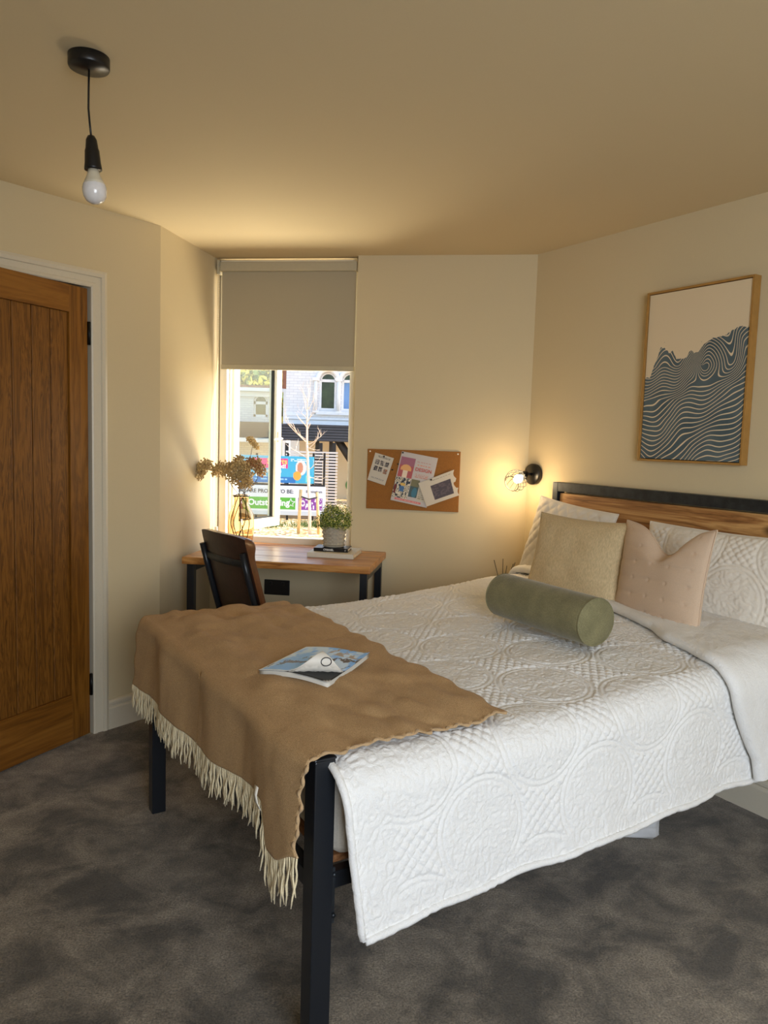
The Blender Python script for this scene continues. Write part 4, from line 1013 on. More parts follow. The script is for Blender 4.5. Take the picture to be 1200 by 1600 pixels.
psi1 = v*25-u*8*sstep(u, .2, .9)*(1-v*.3)+.9*np.sin(u*8+v*4)+.45*np.sin(u*17-v*8)+1.9*fbm(u*2.4+1, v*3.6+3, 2)+.5*fbm(u*9, v*12, 1)
th_ = np.arctan2(dy, dx); psi2 = rr*30+1.6*np.sin(th_+.6)+.8*fbm(u*5, v*7, 2)
wgt = sstep(.42-rr, 0, .2)*sstep(u, .46, .66)*sstep(v, .40, .56)
psi = psi1*(1-wgt)+(psi2+3)*wgt
psi = psi+sstep(.62-u, 0, .3)*np.clip(v-.36, 0, .2)*20+.6*np.sin(u*22)*sstep(v, .35, .45)*sstep(.6-u, 0, .2)
G = np.stack([(-hw_+.012)+u*(2*hw_-.024), -.036+0*u, .012+v*(hh_-.024)], 2)
mb = MB().grid(G); psi = psi*1.3; o = obj('print', mb, m_, pic)
for nm_, arr in (('psi', psi), ('sea', seam_)):
    at_ = o.data.attributes.new(nm_, 'FLOAT', 'POINT'); at_.data.foreach_set('value', arr.reshape(-1).astype(np.float32))
obj('canvas_edge', MB().box((-hw_+.012, -.0355, .012), (hw_-.012, -.0125, hh_-.012)), plain('canvas', cream, .8), pic)

# ------------------------------------------------------------------ wall lamp
lc = onpl(836, 741, P4, NW)
Lw = (lc-P4)@DW; Lz = lc[2]
lamp = thing('wall_lamp', 'black wall lamp with a round wire cage and lit bulb beside the headboard', 'lamp', M=MR @ Matrix.Translation((Lw, 0, Lz)))
RXm = Matrix.Rotation(radians(90), 4, 'X')
def rot_mb(mb, M): mb.v = [tuple(M @ Vector(v)) for v in mb.v]; return mb
obj('wall_plate', rot_mb(MB().lathe([(0, 0), (.054, 0), (.055, .004), (.055, .022), (.052, .026), (0, .026)], sides=40), RXm), M_black, lamp)
cgw = onpl(806, 751, P4+NW*.150, NW); cgl = np.array([(cgw-P4)@DW-Lw, -.150, cgw[2]-Lz])
J = Vector((0, -.062, .004)); Cc = Vector(cgl); ax_ = (Cc-J).normalized(); 
mb = MB(); mb.tube([(0, -.02, 0), (0, -.055, .002)], .007, 10); mb.ball(tuple(J), .013, 12, 8); obj('swivel_arm', mb, M_black, lamp)
Ql = ax_.to_track_quat('Z', 'Y').to_matrix().to_4x4(); ML = Matrix.Translation(J) @ Ql
dist = (Cc-J).length
obj('bulb_holder', rot_mb(MB().lathe([(0, .004), (.014, .004), (.019, .012), (.019, .034), (.022, .038), (.022, .044), (0, .044)], sides=24), ML), M_black, lamp)
RC = .056
for k in range(14):
    th = 2*pi*k/14; pts = []
    for i in range(15):
        ph = radians(22)+radians(112)*i/14; tw = th+.55*i/14
        pts.append((RC*sin(ph)*cos(tw), RC*sin(ph)*sin(tw), dist-RC*cos(ph)))
    obj('cage_wire', rot_mb(MB().tube(pts, .0016, 5), ML), M_black, lamp)
for ph in (22, 134):
    obj('cage_ring', rot_mb(MB().tube([(RC*sin(radians(ph))*cos(t), RC*sin(radians(ph))*sin(t), dist-RC*cos(radians(ph))) for t in np.linspace(0, 2*pi, 36, endpoint=False)], .0022, 6, closed=True), ML), M_black, lamp)
M_bulbon = emis('lit_warm_bulb', (1, .78, .48), 30)
obj('bulb', rot_mb(MB().lathe([(0, .044), (.010, .045), (.014, .052), (.021, .066), (.0225, .078), (.019, .090), (.010, .098), (0, .1)], sides=24), ML), M_bulbon, lamp)
pl_ = bpy.data.lights.new('wall_lamp_light', 'POINT'); pl_.energy = 2.6; pl_.color = (1, .70, .38); pl_.shadow_soft_size = .024
po = bpy.data.objects.new('wall_lamp_light', pl_); COL.objects.link(po); po.location = (MR @ Matrix.Translation((Lw, 0, Lz)) @ ML) @ Vector((0, 0, .118))

# ------------------------------------------------------------------ pendant
pr_ = atz(139, 98, CEIL-.015)
pen = thing('pendant_light', 'bare unlit bulb on a short black cord hanging from a black ceiling rose', 'pendant lamp', M=Matrix.Translation((pr_[0], pr_[1], CEIL)))
obj('ceiling_rose', MB().lathe([(0, -.0005), (.052, -.0005), (.052, -.026), (.050, -.030), (.0, -.033)], sides=44), M_black, pen)
def pp_(x, y): v = aty(x, y, pr_[1]); return (v[0]-pr_[0], 0, v[2]-CEIL)
c0_, c1_ = pp_(139, 112), pp_(142.5, 214)
obj('cord', MB().tube([(0, 0, -.03), pp_(138.5, 140), pp_(138.2, 170), pp_(140.5, 195), c1_], .0028, 8), M_black, pen)
axp = (Vector(pp_(150, 310))-Vector(c1_)).normalized(); 
axp = (Vector(pp_(148, 300))-Vector(c1_)).normalized(); Mp_ = Matrix.Translation(c1_) @ axp.to_track_quat('Z', 'Y').to_matrix().to_4x4()
obj('lamp_holder', rot_mb(MB().lathe([(0, -.004), (.009, -.002), (.014, .008), (.0165, .03), (.0185, .036), (.0205, .066), (.0225, .08), (.0225, .084), (0, .084)], sides=28), Mp_), M_black, pen)
M_bulbc = plain('white_bulb_collar', hexc(206, 196, 172), .5, bmp=0); M_bulbg = plain('frosted_bulb', hexc(226, 222, 220), .12, bmp=0, coat=.5)
obj('bulb_collar', rot_mb(MB().lathe([(0, .084), (.014, .084), (.016, .095), (.024, .113), (.0285, .122), (0, .122)], sides=28), Mp_), M_bulbc, pen)
obj('bulb', rot_mb(MB().lathe([(.0285, .122), (.0305, .130), (.0312, .140), (.029, .152), (.022, .164), (.012, .170), (0, .172)], sides=28), Mp_), M_bulbg, pen)

# ------------------------------------------------------------------ bedside table and reed diffuser (behind the bed)
M_tbl = wood('dark_table_wood', hexc(60, 36, 18), hexc(96, 60, 32), hexc(120, 80, 46), axis=0)
tb_ = thing('bedside_table', 'small round table hidden behind the far side of the bed', 'table', M=Matrix.Translation((.53, 3.79, 0)))
obj('table_top', MB().lathe([(0, .60), (.118, .60), (.12, .604), (.12, .616), (.118, .62), (0, .62)], sides=40), M_tbl, tb_)
for k in range(3):
    a = 2*pi*k/3+.4; obj('leg', MB().tube([(.06*cos(a), .06*sin(a), .60), (.10*cos(a), .10*sin(a), 0)], .01, 8), M_steel, tb_)
rd = thing('reed_diffuser', 'reed diffuser with thin black reeds behind the far side of the bed', 'diffuser', M=Matrix.Translation((.604, 3.722, .6205)))
obj('bottle', MB().lathe([(0, 0), (.026, 0), (.028, .004), (.028, .05), (.024, .058), (.012, .064), (.011, .076), (0, .076)], sides=28), plain('smoked_bottle', hexc(60, 44, 32), .2), rd)
for tx, ty in ((772, 875), (786, 873), (792, 884), (802, 881), (805, 879)):
    v = aty(tx, ty, 3.722+random.uniform(-.02, .02)); 
    obj('reed', MB().tube([(0, 0, .03), (v[0]-.604, v[1]-3.722, v[2]-.6205)], .0016, 6), M_black, rd)

# ------------------------------------------------------------------ outside
GZ = -.44
M_gravel, nt_, b_ = new_mat('golden_gravel')
v_ = coords(nt_); vo = N(nt_, 'ShaderNodeTexVoronoi'); vo.inputs['Scale'].default_value = 17; nt_.links.new(v_, vo.inputs['Vector'])
sep = N(nt_, 'ShaderNodeSeparateColor'); nt_.links.new(vo.outputs['Color'], sep.inputs[0])
nt_.links.new(ramp(nt_, sep.outputs[0], [(0, hexc(132, 98, 58)), (.4, hexc(214, 172, 112)), (.8, hexc(240, 212, 160)), (1, hexc(250, 240, 214))]), b_.inputs['Base Color'])
bump(nt_, vo.outputs['Distance'], b_, .8, .03); b_.inputs['Roughness'].default_value = .9
struct('ground', MB().box((-30, 4.5, GZ-.2), (30, 60, GZ)), M_gravel, recenter=False)
def PX(x, y, Yd): return aty(x, y, Yd)
def pbx(x0, y0, x1, y1, Yd, th):
    xm, ym = (x0+x1)/2, (y0+y1)/2
    return (PX(x0, ym, Yd)[0], Yd, PX(xm, y1, Yd)[2]), (PX(x1, ym, Yd)[0], Yd+th, PX(xm, y0, Yd)[2])
M_wbrick, nt_, b_ = new_mat('white_painted_brick')
bk = N(nt_, 'ShaderNodeTexBrick'); bk.inputs['Scale'].default_value = 1; bk.inputs['Brick Width'].default_value = .23; bk.inputs['Row Height'].default_value = .078; bk.inputs['Mortar Size'].default_value = .006
bk.inputs['Color1'].default_value = (*hexc(236, 234, 232), 1); bk.inputs['Color2'].default_value = (*hexc(226, 224, 224), 1); bk.inputs['Mortar'].default_value = (*hexc(205, 203, 205), 1)
tc = N(nt_, 'ShaderNodeTexCoord'); mp = N(nt_, 'ShaderNodeMapping'); mp.inputs['Rotation'].default_value = (radians(-90), 0, 0); nt_.links.new(tc.outputs['Object'], mp.inputs[0]); nt_.links.new(mp.outputs[0], bk.inputs['Vector'])
nt_.links.new(bk.outputs['Color'], b_.inputs['Base Color']); b_.inputs['Roughness'].default_value = .8; bump(nt_, bk.outputs['Fac'], b_, -.4, .01)
M_stone = plain('white_stone_trim', hexc(240, 238, 236), .7, nscale=6, var=.04)
M_slate = plain('dark_grey_cladding', hexc(62, 62, 68), .6, nscale=5, var=.15)
M_tileR = plain('red_brown_roof_tile', hexc(156, 96, 70), .8, nscale=4, var=.35)
M_winglass = plain('painted_green_reflection', hexc(46, 60, 34), .15, nscale=2.4, var=.7, bmp=0)  # tree reflections put into the glass colour as mottled dark green
M_winblue = plain('painted_blue_reflection', hexc(112, 150, 200), .15, nscale=.8, var=.25, bmp=0)  # pane coloured blue in place of a reflection
M_cream = plain('cream_render', hexc(206, 184, 150), .85, nscale=2, var=.05)
M_tim = plain('dark_timber', hexc(40, 34, 30), .7)
YB = 22.0
bR_ = thing('white_building', 'white painted brick house with tall arched windows beyond the fence', 'building', M=Matrix.Translation((2.0, YB, GZ)))
def rel(b3, o3): return tuple(np.array(b3[0])-np.array(o3)), tuple(np.array(b3[1])-np.array(o3))
oR = (2.0, YB, GZ)
xL = PX(447, 620, YB)[0]; zc = PX(500, 690, YB)[2]; zt_ = 7.5; xr = 6.0
# wall with two arched openings, as strips
def arch_face(mb, x0, x1, z0, z1, ops, yd, th):
    """front skin between x0..x1, z0..z1 with arched openings (xa, xb, za, zs): sill za, spring zs"""
    xs = sorted(set([x0, x1]+[o[0] for o in ops]+[o[1] for o in ops]))
    for a, b in zip(xs[:-1], xs[1:]):
        op = [o for o in ops if a >= o[0]-1e-6 and b <= o[1]+1e-6]
        if not op: mb.box((a, yd, z0), (b, yd+th, z1)); continue
        o = op[0]; mb.box((a, yd, z0), (b, yd+th, o[2])); r = (b-a)/2; c = (a+b)/2; n = 14
        for i in range(n):
            t0, t1 = pi*i/n, pi*(i+1)/n; xa, za = c+r*cos(t0), o[3]+r*sin(t0); xb, zb = c+r*cos(t1), o[3]+r*sin(t1)
            vs = [(xa, yd, za), (xb, yd, zb), (xb, yd, z1), (xa, yd, z1), (xa, yd+th, za), (xb, yd+th, zb), (xb, yd+th, z1), (xa, yd+th, z1)]
            mb.add(vs, [(0, 1, 2, 3), (7, 6, 5, 4), (0, 4, 5, 1), (3, 2, 6, 7)])
def wpx(x, y): v = PX(x, y, YB); return v[0]-oR[0], v[2]-oR[2]
ops = []
for (xa, xb) in ((499, 525), (534, 560)):
    ops.append((wpx(xa, 620)[0], wpx(xb, 620)[0], wpx(520, 643)[1], wpx(520, 595)[1]))
mb = MB(); arch_face(mb, xL-oR[0], xr, wpx(500, 664.5)[1], zt_, ops, 0, .3)
obj('wall', mb, M_wbrick, bR_)
obj('side_wall', MB().box((xL-oR[0], .301, wpx(500, 664.5)[1]), (xL-oR[0]+.3, 8, zt_)), M_wbrick, bR_)
for i, o_ in enumerate(ops):
    wn = thing('arched_window', parent=bR_)
    a, b, za, zs = o_; r = (b-a)/2; c = (a+b)/2; fw = .055
    mb = MB(); mb.box((a, .06, za), (a+fw, .14, zs)); mb.box((b-fw, .06, za), (b, .14, zs)); mb.box((a+fw, .06, za), (b-fw, .14, za+.09)); mb.box((a+fw, .06, zs-.04), (b-fw, .14, zs+.04))
    mb.tube([(c+(r-fw/2)*cos(t), .10, zs+(r-fw/2)*sin(t)) for t in np.linspace(0, pi, 16)], fw/2, 6); obj('window_frame', mb, M_stone, wn)
    mb = MB(); mb.box((a+fw, .11, za+.09), (b-fw, .12, zs-.04)); obj('pane', mb, M_winblue if i else M_winglass, wn)
    mb = MB(); pts = [(c+(r-fw)*cos(t), zs+.04+(r-fw-.02)*sin(t)) for t in np.linspace(0, pi, 16)]; mb.add([(p[0], .115, p[1]) for p in pts], [tuple(range(16))]); obj('pane', mb, M_winglass, wn)
    mb = MB(); mb.box((a-.08, -.10, za-.10), (b+.08, .1, za)); obj('sill', mb, M_stone, wn)
    # hood mould
    mb = MB(); mb.tube([(c+(r+.07)*cos(t), -.02, zs+(r+.07)*sin(t)) for t in np.linspace(0, pi, 16)], .06, 6); obj('arch_moulding', mb, M_stone, wn)
for (xa, xb) in ((490.5, 496), (526, 532.5)):
    a, b = wpx(xa, 620)[0], wpx(xb, 620)[0]; z0_, z1_ = wpx(500, 645)[1], wpx(500, 594)[1]
    mb = MB(); mb.tube([((a+b)/2, -.05, z0_), ((a+b)/2, -.05, z1_)], (b-a)/2, 12); mb.box((a-.04, -.12, z1_-.02), (b+.04, .0, z1_+.07)); mb.box((a-.03, -.11, z0_), (b+.03, .0, z0_+.05)); obj('column', mb, M_stone, bR_)
for (ya, yb, pr) in ((647, 650.5, .03), (653, 656, .05), (657, 663.5, .02)):
    z0_, z1_ = wpx(500, yb)[1], wpx(500, ya)[1]; obj('string_course', MB().box((xL-oR[0]-.05, -pr, z0_), (xr, -.001, z1_)), M_stone, bR_)
# dark clad canopy with its boards
cp = [wpx(500, 664.5+i*4.15)[1] for i in range(8)]
for i in range(6):
    obj('cladding_board', MB().box((wpx(441, 670)[0], -.9, cp[i+1]+.022), (xr, -.86-.0*i, cp[i])), M_slate, bR_)
obj('canopy_beam', MB().box((wpx(441, 690)[0], -.855, cp[6]), (xr, .0, cp[0])), M_slate, bR_)
obj('ground_floor_wall', MB().box((wpx(462, 700)[0], .9, 0), (xr, 1.1, cp[6]+.9)), M_cream, bR_)
obj('end_wall', MB().box((wpx(447, 700)[0], .9, 0), (wpx(462, 700)[0], 1.1, cp[6]+.5)), M_stone, bR_)
for xa in (498, 519): obj('timber_post', MB().box((wpx(xa-2.6, 700)[0], -.55, 0), (wpx(xa+2.6, 700)[0], -.4, cp[6])), M_tim, bR_)
bz = [wpx(528, 690), wpx(552, 722)]
mb = MB(); mb.tube([(bz[0][0], -.5, bz[0][1]+.1), (bz[1][0], -.5, bz[1][1])], .11, 4); obj('brace', mb, M_tim, bR_)
mb = MB(); mb.lathe([(0, 0), (.20, 0), (.20, .02), (.17, .03), (0, .03)], sides=30); cxs = wpx(543, 750)
Mc = Matrix.Translation((cxs[0]+.05, .88, cxs[1])) @ Matrix.Rotation(radians(90), 4, 'X')
sg = obj('round_sign', rot_mb(mb, Matrix.Translation((0, 0, 0)) @ Matrix.Rotation(radians(90), 4, 'X')), plain('green_sign_paint', hexc(66, 122, 50), .6), M=Matrix.Translation((oR[0]+cxs[0]+.1, YB+.89, oR[2]+cxs[1]-.2)), label='round green and brown sign on the cream wall under the canopy', cat='sign')
obj('centre_disc', MB().add([(.11*cos(t), -.032, .2+.11*sin(t)) for t in np.linspace(0, 2*pi, 20, endpoint=False)], [tuple(range(20))[::-1]]), plain('brown_sign_centre', hexc(140, 84, 66), .6), sg)
# second white house further left
YL = 27.0
oL = (-7.0, YL, GZ)
bL_ = thing('white_house', 'further white house on the left with a red-brown tiled roof', 'building', M=Matrix.Translation(oL))
def wl2(x, y): v = PX(x, y, YL); return v[0]-oL[0], v[2]-oL[2]
x0_, x1_ = -1.5, wl2(436, 640)[0]; ez = wl2(400, 611)[1]
op = (wl2(396, 640)[0], wl2(418, 640)[0], wl2(400, 651)[1], wl2(400, 627)[1])
mb = MB(); arch_face(mb, x0_, x1_, 0, ez, [op], 0, .3); obj('wall', mb, M_wbrick, bL_)
a, b, za, zs = op; r = (b-a)/2; c = (a+b)/2; wn = thing('arched_window', parent=bL_)
mb = MB(); mb.box((a, .05, za), (a+.07, .13, zs)); mb.box((b-.07, .05, za), (b, .13, zs)); mb.box((a, .05, za), (b, .13, za+.08)); mb.box((a, .05, zs-.10), (b, .13, zs)); mb.tube([(c+(r-.035)*cos(t), .09, zs+(r-.035)*sin(t)) for t in np.linspace(0, pi, 16)], .04, 6); obj('window_frame', mb, M_stone, wn)
obj('pane', MB().box((a+.07, .10, za+.08), (b-.07, .11, zs-.10)), M_winglass, wn)
pts = [(c+(r-.06)*cos(t), zs+(r-.06)*sin(t)) for t in np.linspace(0, pi, 16)]; obj('pane', MB().add([(p[0], .105, p[1]) for p in pts], [tuple(range(16))]), M_winglass, wn)
mb = MB(); mb.box((x0_, -.35, ez-.02), (x1_+.25, .0, ez+.10)); obj('gutter', mb, M_stone, bL_)
obj('eaves_band', MB().box((x0_, -.12, wl2(400, 620)[1]), (x1_+.1, -.001, ez-.03)), M_stone, bL_)
rz = wl2(400, 599)[1]-.8
for i in range(12):
    f0, f1 = i/12, (i+1)/12; y0_, y1_ = -.3+3.6*f0, -.3+3.6*f1+.08; z0_, z1_ = ez+.1+(rz-ez+.8)*f0, ez+.1+(rz-ez+.8)*f1
    mb = MB(); mb.add([(x0_, y0_, z0_), (x1_+.2, y0_, z0_), (x1_+.2, y1_, z1_), (x0_, y1_, z1_), (x0_, y0_, z0_+.06), (x1_+.2, y0_, z0_+.06), (x1_+.2, y1_, z1_+.02), (x0_, y1_, z1_+.02)], [(0, 3, 2, 1), (4, 5, 6, 7), (0, 1, 5, 4), (1, 2, 6, 5), (2, 3, 7, 6), (3, 0, 4, 7)])
    obj('roof_tile_course', mb, M_tileR, bL_)
obj('lean_to_roof', MB().box((x0_, -2.2, wl2(400, 684)[1]*1.0), (x1_+.1, -.01, wl2(400, 661)[1])), M_slate, bL_)
obj('fascia_board', MB().box((x0_, -2.25, wl2(400, 690)[1]), (x1_+.1, -2.21, wl2(400, 684)[1])), M_stone, bL_)
# red brick gable edge between the houses
YG = 23.4
b3 = pbx(441.5, 560, 447.5, 607, YG, 1.0); o = obj('brick_gable', MB().box(*b3), plain('red_brick', hexc(160, 108, 84), .85, nscale=12, var=.2), label='narrow strip of red tile-hung gable between the two white houses', cat='gable')
b4 = pbx(440, 607, 448.5, 613, YG, 1.5); obj('gable_gutter', MB().box((b4[0][0]-b3[0][0], 0, 0), (b4[1][0]-b3[0][0], .3, .3)), M_stone)
bpy.data.objects.remove(bpy.data.objects['gable_gutter'])
b5 = pbx(441.5, 607.5, 447.5, 770, YG, .95); o5 = obj('gable_wall', MB().box(*b5), M_stone); o5.parent = o; o5.matrix_parent_inverse = o.matrix_world.inverted()

# slatted white screen under the canopy
YS = 18.2
scr = thing('slatted_screen', 'white horizontal slat screen standing under the dark canopy', 'fence', M=Matrix.Translation((PX(508, 800, YS)[0], YS, GZ)))
oS = np.array([PX(508, 800, YS)[0], YS, GZ]); xa, xb = PX(446, 740, YS)[0]-oS[0], PX(527, 740, YS)[0]-oS[0]
M_slw = plain('white_slat', hexc(226, 214, 204), .6)
for k in range(24):
    y = 706.0+k*4.7; zt2 = PX(508, y, YS)[2]-GZ
    if zt2 < .08: break
    obj('slat', MB().box((xa, 0, zt2-.040), (xb, .02, zt2)), M_slw, scr)
for xp in (447, 500, 521): obj('post', MB().box((PX(xp-2.7, 740, YS)[0]-oS[0], .021, 0), (PX(xp+2.7, 740, YS)[0]-oS[0], .1, PX(xp, 692, YS)[2]-GZ)), M_tim, scr)

# banners on a low rail fence
YN = 16.6
fn = thing('banner_fence', 'low dark rail fence carrying the two banners', 'fence', M=Matrix.Translation((PX(430, 800, YN)[0], YN+.06, GZ)))
oF = np.array([PX(430, 800, YN)[0], YN+.06, GZ])
for xp in (352, 400, 449, 489, 506): obj('post', MB().box((PX(xp-1.6, 740, YN)[0]-oF[0], 0, 0), (PX(xp+1.6, 740, YN)[0]-oF[0], .05, PX(xp, 708, YN)[2]-GZ)), M_tim, fn)
for yr in (716, 757, 799): z_ = PX(430, yr, YN)[2]-GZ; obj('rail', MB().box((PX(345, 740, YN)[0]-oF[0], -.058, z_-.02), (PX(508, 740, YN)[0]-oF[0], 0, z_+.02)), M_tim, fn)
def banner(x0, y0, x1, y1, fn_, label, off, nx=150, ny=70):
    A = PX(x0, y0, YN); B = PX(x1, y0+.031*(x1-x0), YN); Cc_ = PX(x1, y1+.031*(x1-x0), YN); D = PX(x0, y1, YN)
    w = B[0]-A[0]; h = A[2]-D[2]
    u = np.linspace(0, 1, nx)[:, None]+np.zeros((1, ny)); v = np.linspace(0, 1, ny)[None, :]+np.zeros((nx, 1))
    G = np.stack([u*w, -off*0-.002+.002*np.sin(u*19)*np.sin(v*3.1)+0*u, (1-v)*h], 2)
    mb = MB().grid(G); M = Matrix.Translation((A[0], YN, D[2])); o = obj('banner', mb, M_banner, M=M, recenter=False, label=label, cat='banner')
    sm_ = o.modifiers.new('t', 'SOLIDIFY'); sm_.thickness = .002; set_print(o, fn_(u, v).reshape(-1, 3)); return o, w, h
M_banner = vcol_mat('banner_print', .6)
def bn1(u, v):
    c = np.zeros(u.shape+(3,)); c[:] = hexc(70, 176, 214); c[(v > .78) & (u < .78)] = hexc(48, 120, 190)
    c[rect(u, v, .28, .69, .10, .46)] = hexc(232, 60, 140)
    c[(((u-.845)/.065)**2+((v-.42)/.28)**2 < 1)] = hexc(240, 226, 220); c[(((u-.835)/.035)**2+((v-.42)/.2)**2 < 1)] = hexc(206, 140, 110)
    c[(((u-.80)/.048)**2+((v-.72)/.17)**2 < 1)] = hexc(244, 172, 70); c[rect(u, v, .90, .97, .7, .95)] = hexc(120, 214, 210)
    textrows(c, u, v, .12, .68, .84, .95, 1, (150, 200, 236)); textrows(c, u, v, .72, .94, .10, .20, 2, (236, 246, 250)); return c
B1, bw1, bh1 = banner(360, 710, 491, 752, bn1, 'bright blue banner with a pink box, upper one on the rail fence', .02)
M_bw = plain('white_banner_ink', hexc(246, 246, 244), .6, bmp=0); M_bg = plain('grey_banner_ink', hexc(70, 74, 78), .6, bmp=0); M_by = plain('yellow_banner_ink', hexc(250, 200, 120), .6, bmp=0)
def btxt(o, t, size, mat, x, z, off, bold=.0): me = text_mesh(t, size, .0005, bold); me.materials.clear(); me.materials.append(mat); k = bpy.data.objects.new('lettering', me); COL.objects.link(k); k.parent = o; k.matrix_local = Matrix.Translation((x, -off, z)) @ RX
btxt(B1, 'Sports', .17, M_by, bw1*.56, bh1*.79, .008, .006); btxt(B1, 'round!', .13, M_bw, bw1*.57, bh1*.62, .008, .005)
btxt(B1, '2023 - 2024', .085, M_bw, bw1*.50, bh1*.42, .008, .002); btxt(B1, 'BOOK NOW', .085, M_bw, bw1*.44, bh1*.27, .008, .003)
def bn2(u, v):
    c = np.zeros(u.shape+(3,)); c[:] = hexc(232, 230, 236); band = (v > .40) & (v < .80)
    c[band & (u < .22)] = hexc(130, 84, 124); c[band & (u > .22) & (u < .70)] = hexc(96, 178, 62); c[band & (u > .725) & (u < .97)] = hexc(142, 66, 160)
    c[(v > .86)] = hexc(206, 210, 214)
    ring_ = np.hypot((u-.775)/.022, (v-.58)/.105); c[(ring_ < 1) & (ring_ > .5)] = hexc(240, 236, 240); 
    k = fbm(u*60, v*16, 2); c[rect(u, v, .80, .96, .42, .78) & (k > .1)] = hexc(244, 240, 246)
    return c
B2, bw2, bh2 = banner(352, 756, 509, 802, bn2, 'white banner with green and purple boxes, lower one on the rail fence', .05)
btxt(B2, 'WE ARE PROUD TO BE:', .118, M_bg, bw2*.40, bh2*.80, .008, .002)
btxt(B2, 'Outstanding', .185, M_bw, bw2*.435, bh2*.41, .008, .006)
btxt(B2, 'Birmingham', .075, M_bg, bw2*.885, bh2*.82, .008, .001)
st5 = [(.095*(1 if i % 2 == 0 else .45)*cos(pi/2+i*pi/5), .095*(1 if i % 2 == 0 else .45)*sin(pi/2+i*pi/5)) for i in range(10)]
mb = MB(); mb.tube([(bw2*.655+p[0], -.008, bh2*.42+p[1]) for p in st5], .011, 5, closed=True); obj('star_outline', mb, M_bw, B2)

obj('kerb_wall', MB().box((PX(345, 812, YN)[0], YN+.3, GZ), (PX(535, 812, YN)[0], YN+.6, GZ+.16)), plain('grey_concrete', hexc(150, 140, 130), .9), label='low grey concrete kerb behind the gravel at the foot of the banners', cat='kerb')

# sapling and stakes
YT = 14.3
M_bark = plain('pale_bark', hexc(230, 208, 188), .8, nscale=30, var=.15); M_stake = plain('pale_wooden_stake', hexc(214, 180, 124), .8, nscale=14, var=.15)
tbp = PX(484, 836, YT); tree = thing('young_tree', 'slender bare sapling with pale branches growing in the gravel', 'tree', M=Matrix.Translation((tbp[0], YT, GZ)))
def TL_(x, y, dy=0): v = PX(x, y, YT); return Vector((v[0]-tbp[0], dy, v[2]-GZ))
trunk = [Vector((0, 0, 0)), TL_(484, 800), TL_(482.5, 765), TL_(481, 725), TL_(479.5, 690), TL_(480, 650), TL_(481, 625), TL_(482, 606)]
obj('trunk', MB().tube(trunk, [.034, .030, .027, .024, .021, .014, .009, .004], 8), M_bark, tree)
mb = MB(); R_ = random.Random(8)
def branch(p, d, ln, r, lev):
    pts = [p]; q = p.copy(); dd = d.copy()
    for i in range(5):
        dd = (dd+Vector((R_.uniform(-.12, .12), R_.uniform(-.12, .12), R_.uniform(-.02, .14)))).normalized(); q = q+dd*ln/5; pts.append(q.copy())
        if lev > 0 and i > 0 and R_.random() < .85: branch(q, (dd+Vector((R_.uniform(-.8, .8), R_.uniform(-.6, .6), R_.uniform(-.1, .5)))).normalized(), ln*.42, r*.5, lev-1)
    mb.tube(pts, [r*(1-.8*i/5) for i in range(6)], 5)
for (x, y, tx, ty, r) in ((480, 692, 443, 666, .013), (480, 688, 456, 672, .010), (481, 716, 447, 700, .011), (480, 695, 505, 686, .011), (480.5, 702, 503, 690, .009), (481, 700, 494, 705, .008), (479.8, 668, 470, 655, .009), (479.8, 672, 487, 664, .009), (480, 660, 491, 646, .009), (480, 655, 466, 645, .008), (480, 645, 470, 630, .008), (480.5, 640, 497, 618, .008), (481, 628, 474, 612, .006), (481, 630, 487, 605, .006), (481, 735, 500, 724, .008), (482, 745, 497, 752, .007)):
    a = TL_(x, y); b = TL_(tx, ty, R_.uniform(-.3, .3)); branch(a, (b-a).normalized(), (b-a).length, r, 2)
obj('branches', mb, M_bark, tree, kind='stuff')
for i, (xt, yt_, xb_, yb_, lab) in enumerate(((470, 765, 466, 833, 'pale wooden stake left of the sapling'), (495.5, 769, 498, 834, 'pale wooden stake right of the sapling'))):
    a, b = PX(xt, yt_, YT+.02), PX(xb_, yb_, YT+.02); b[2] = GZ
    t = thing('tree_stake', lab, 'stake', M=Matrix.Translation((b[0], YT+.02, GZ)), group='stakes either side of the sapling')
    obj('stake', MB().tube([(0, 0, 0), tuple(a-b)], .030, 8), M_stake, t)
a, b, c = PX(471, 776, YT), PX(483, 780, YT), PX(495.6, 777, YT)
obj('tree_tie', MB().tube([tuple(a), tuple(b+np.array([0, -.04, 0])), tuple(c)], .014, 6), M_tim, label='dark rubber tie strap linking the sapling to its stakes', cat='strap')
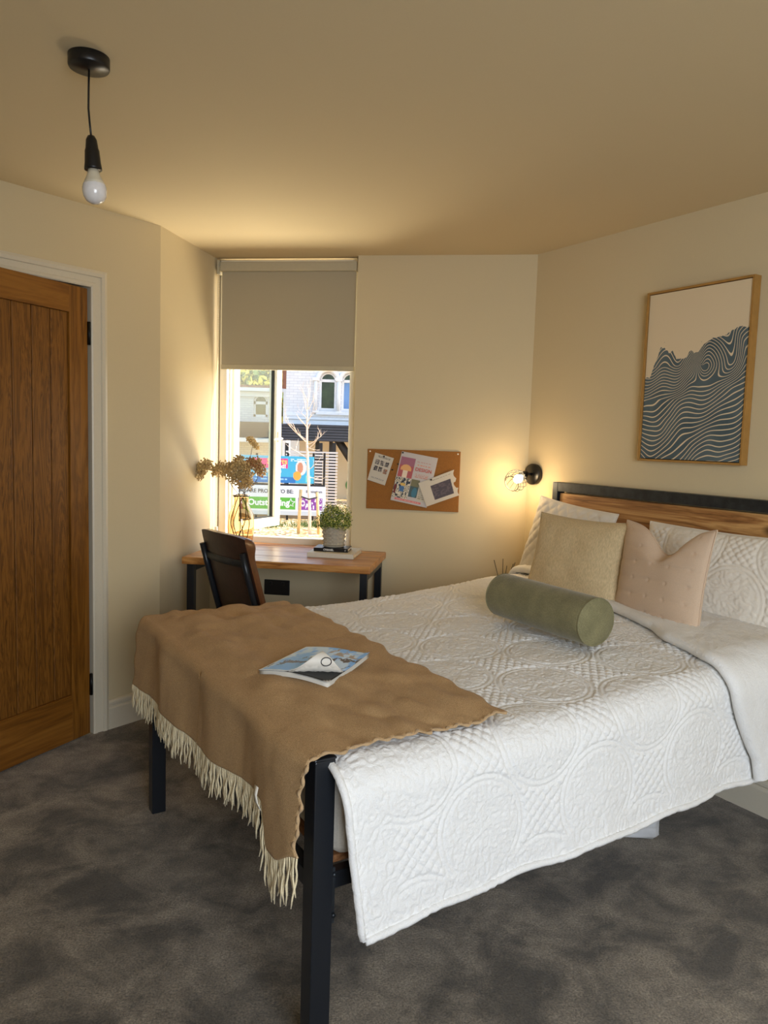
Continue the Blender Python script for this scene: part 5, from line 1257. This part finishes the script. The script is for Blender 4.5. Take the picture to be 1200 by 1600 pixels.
# background trees
M_lf1 = plain('yellow_green_leaves', hexc(176, 168, 62), .7, nscale=.8, var=.35, bmp=0); M_lf2 = plain('russet_leaves', hexc(132, 88, 52), .7, nscale=.8, var=.4, bmp=0); M_lf3 = plain('green_leaves', hexc(84, 104, 48), .7, nscale=.8, var=.4, bmp=0); M_trk = plain('brown_bark', hexc(84, 66, 48), .9)
def bigtree(x, Yd, z, R, mats, label, n, seed):
    R_ = random.Random(seed); X_ = PX(x, 600, Yd)[0]
    t = thing('leafy_tree', label, 'tree', M=Matrix.Translation((X_, Yd, GZ)), group='autumn trees behind the houses')
    obj('trunk', MB().tube([(0, 0, 0), (.1, 0, z*.5), (0, 0, z)], [.3, .24, .1], 8), M_trk, t)
    mb = MB()
    bl_ = [(Vector((R_.uniform(-1, 1)*R*.7, R_.uniform(-1, 1)*R*.5, z+R_.uniform(-.6, .7)*R)), R*R_.uniform(.3, .55)) for _ in range(14)]
    for k in range(n):
        c, r = bl_[k % 14]; d = Vector((R_.gauss(0, 1), R_.gauss(0, 1), R_.gauss(0, 1))).normalized(); p = c+d*r*R_.uniform(.75, 1.05)
        s_ = R_.uniform(.12, .26); e = Vector((R_.gauss(0, 1), R_.gauss(0, 1), R_.gauss(0, 1))).normalized(); f = e.orthogonal().normalized()
        mb.add([p-e*s_, p+f*s_*.6, p+e*s_, p-f*s_*.6], [(0, 1, 2, 3)], R_.choice((0, 0, 1)))
    obj('foliage', mb, mats, t, kind='stuff')
bigtree(424, 36, 3.4, 2.6, [M_lf1, M_lf3], 'yellow-green leafy tree rising behind the tiled roof', 5200, 1)
bigtree(380, 42, 4.6, 2.5, [M_lf2, M_lf1], 'russet leafy tree behind the left end of the tiled roof', 4200, 2)
bigtree(300, 38, 4.0, 2.6, [M_lf3, M_lf1], 'green leafy tree furthest left behind the houses', 4200, 3)
# grass tuft strip
mb = MB(); R_ = random.Random(4)
for k in range(2600):
    cx_, cy_ = R_.choice(((PX(400, 815, 15.2)[0], 15.4), (PX(505, 822, 15.4)[0], 15.6), (PX(402, 838, 10.2)[0], 10.2))); sp_ = .45
    x, y = cx_+R_.gauss(0, sp_*.6), cy_+R_.gauss(0, .18); h = R_.uniform(.05, .16)
    mb.add([(x, y, GZ), (x+.012, y, GZ), (x+R_.uniform(-.04, .04), y+R_.uniform(-.03, .03), GZ+h)], [(0, 1, 2)])
obj('grass', mb, M_lf3, label='tufts of green grass growing in the gravel', cat='grass', kind='stuff', recenter=False)
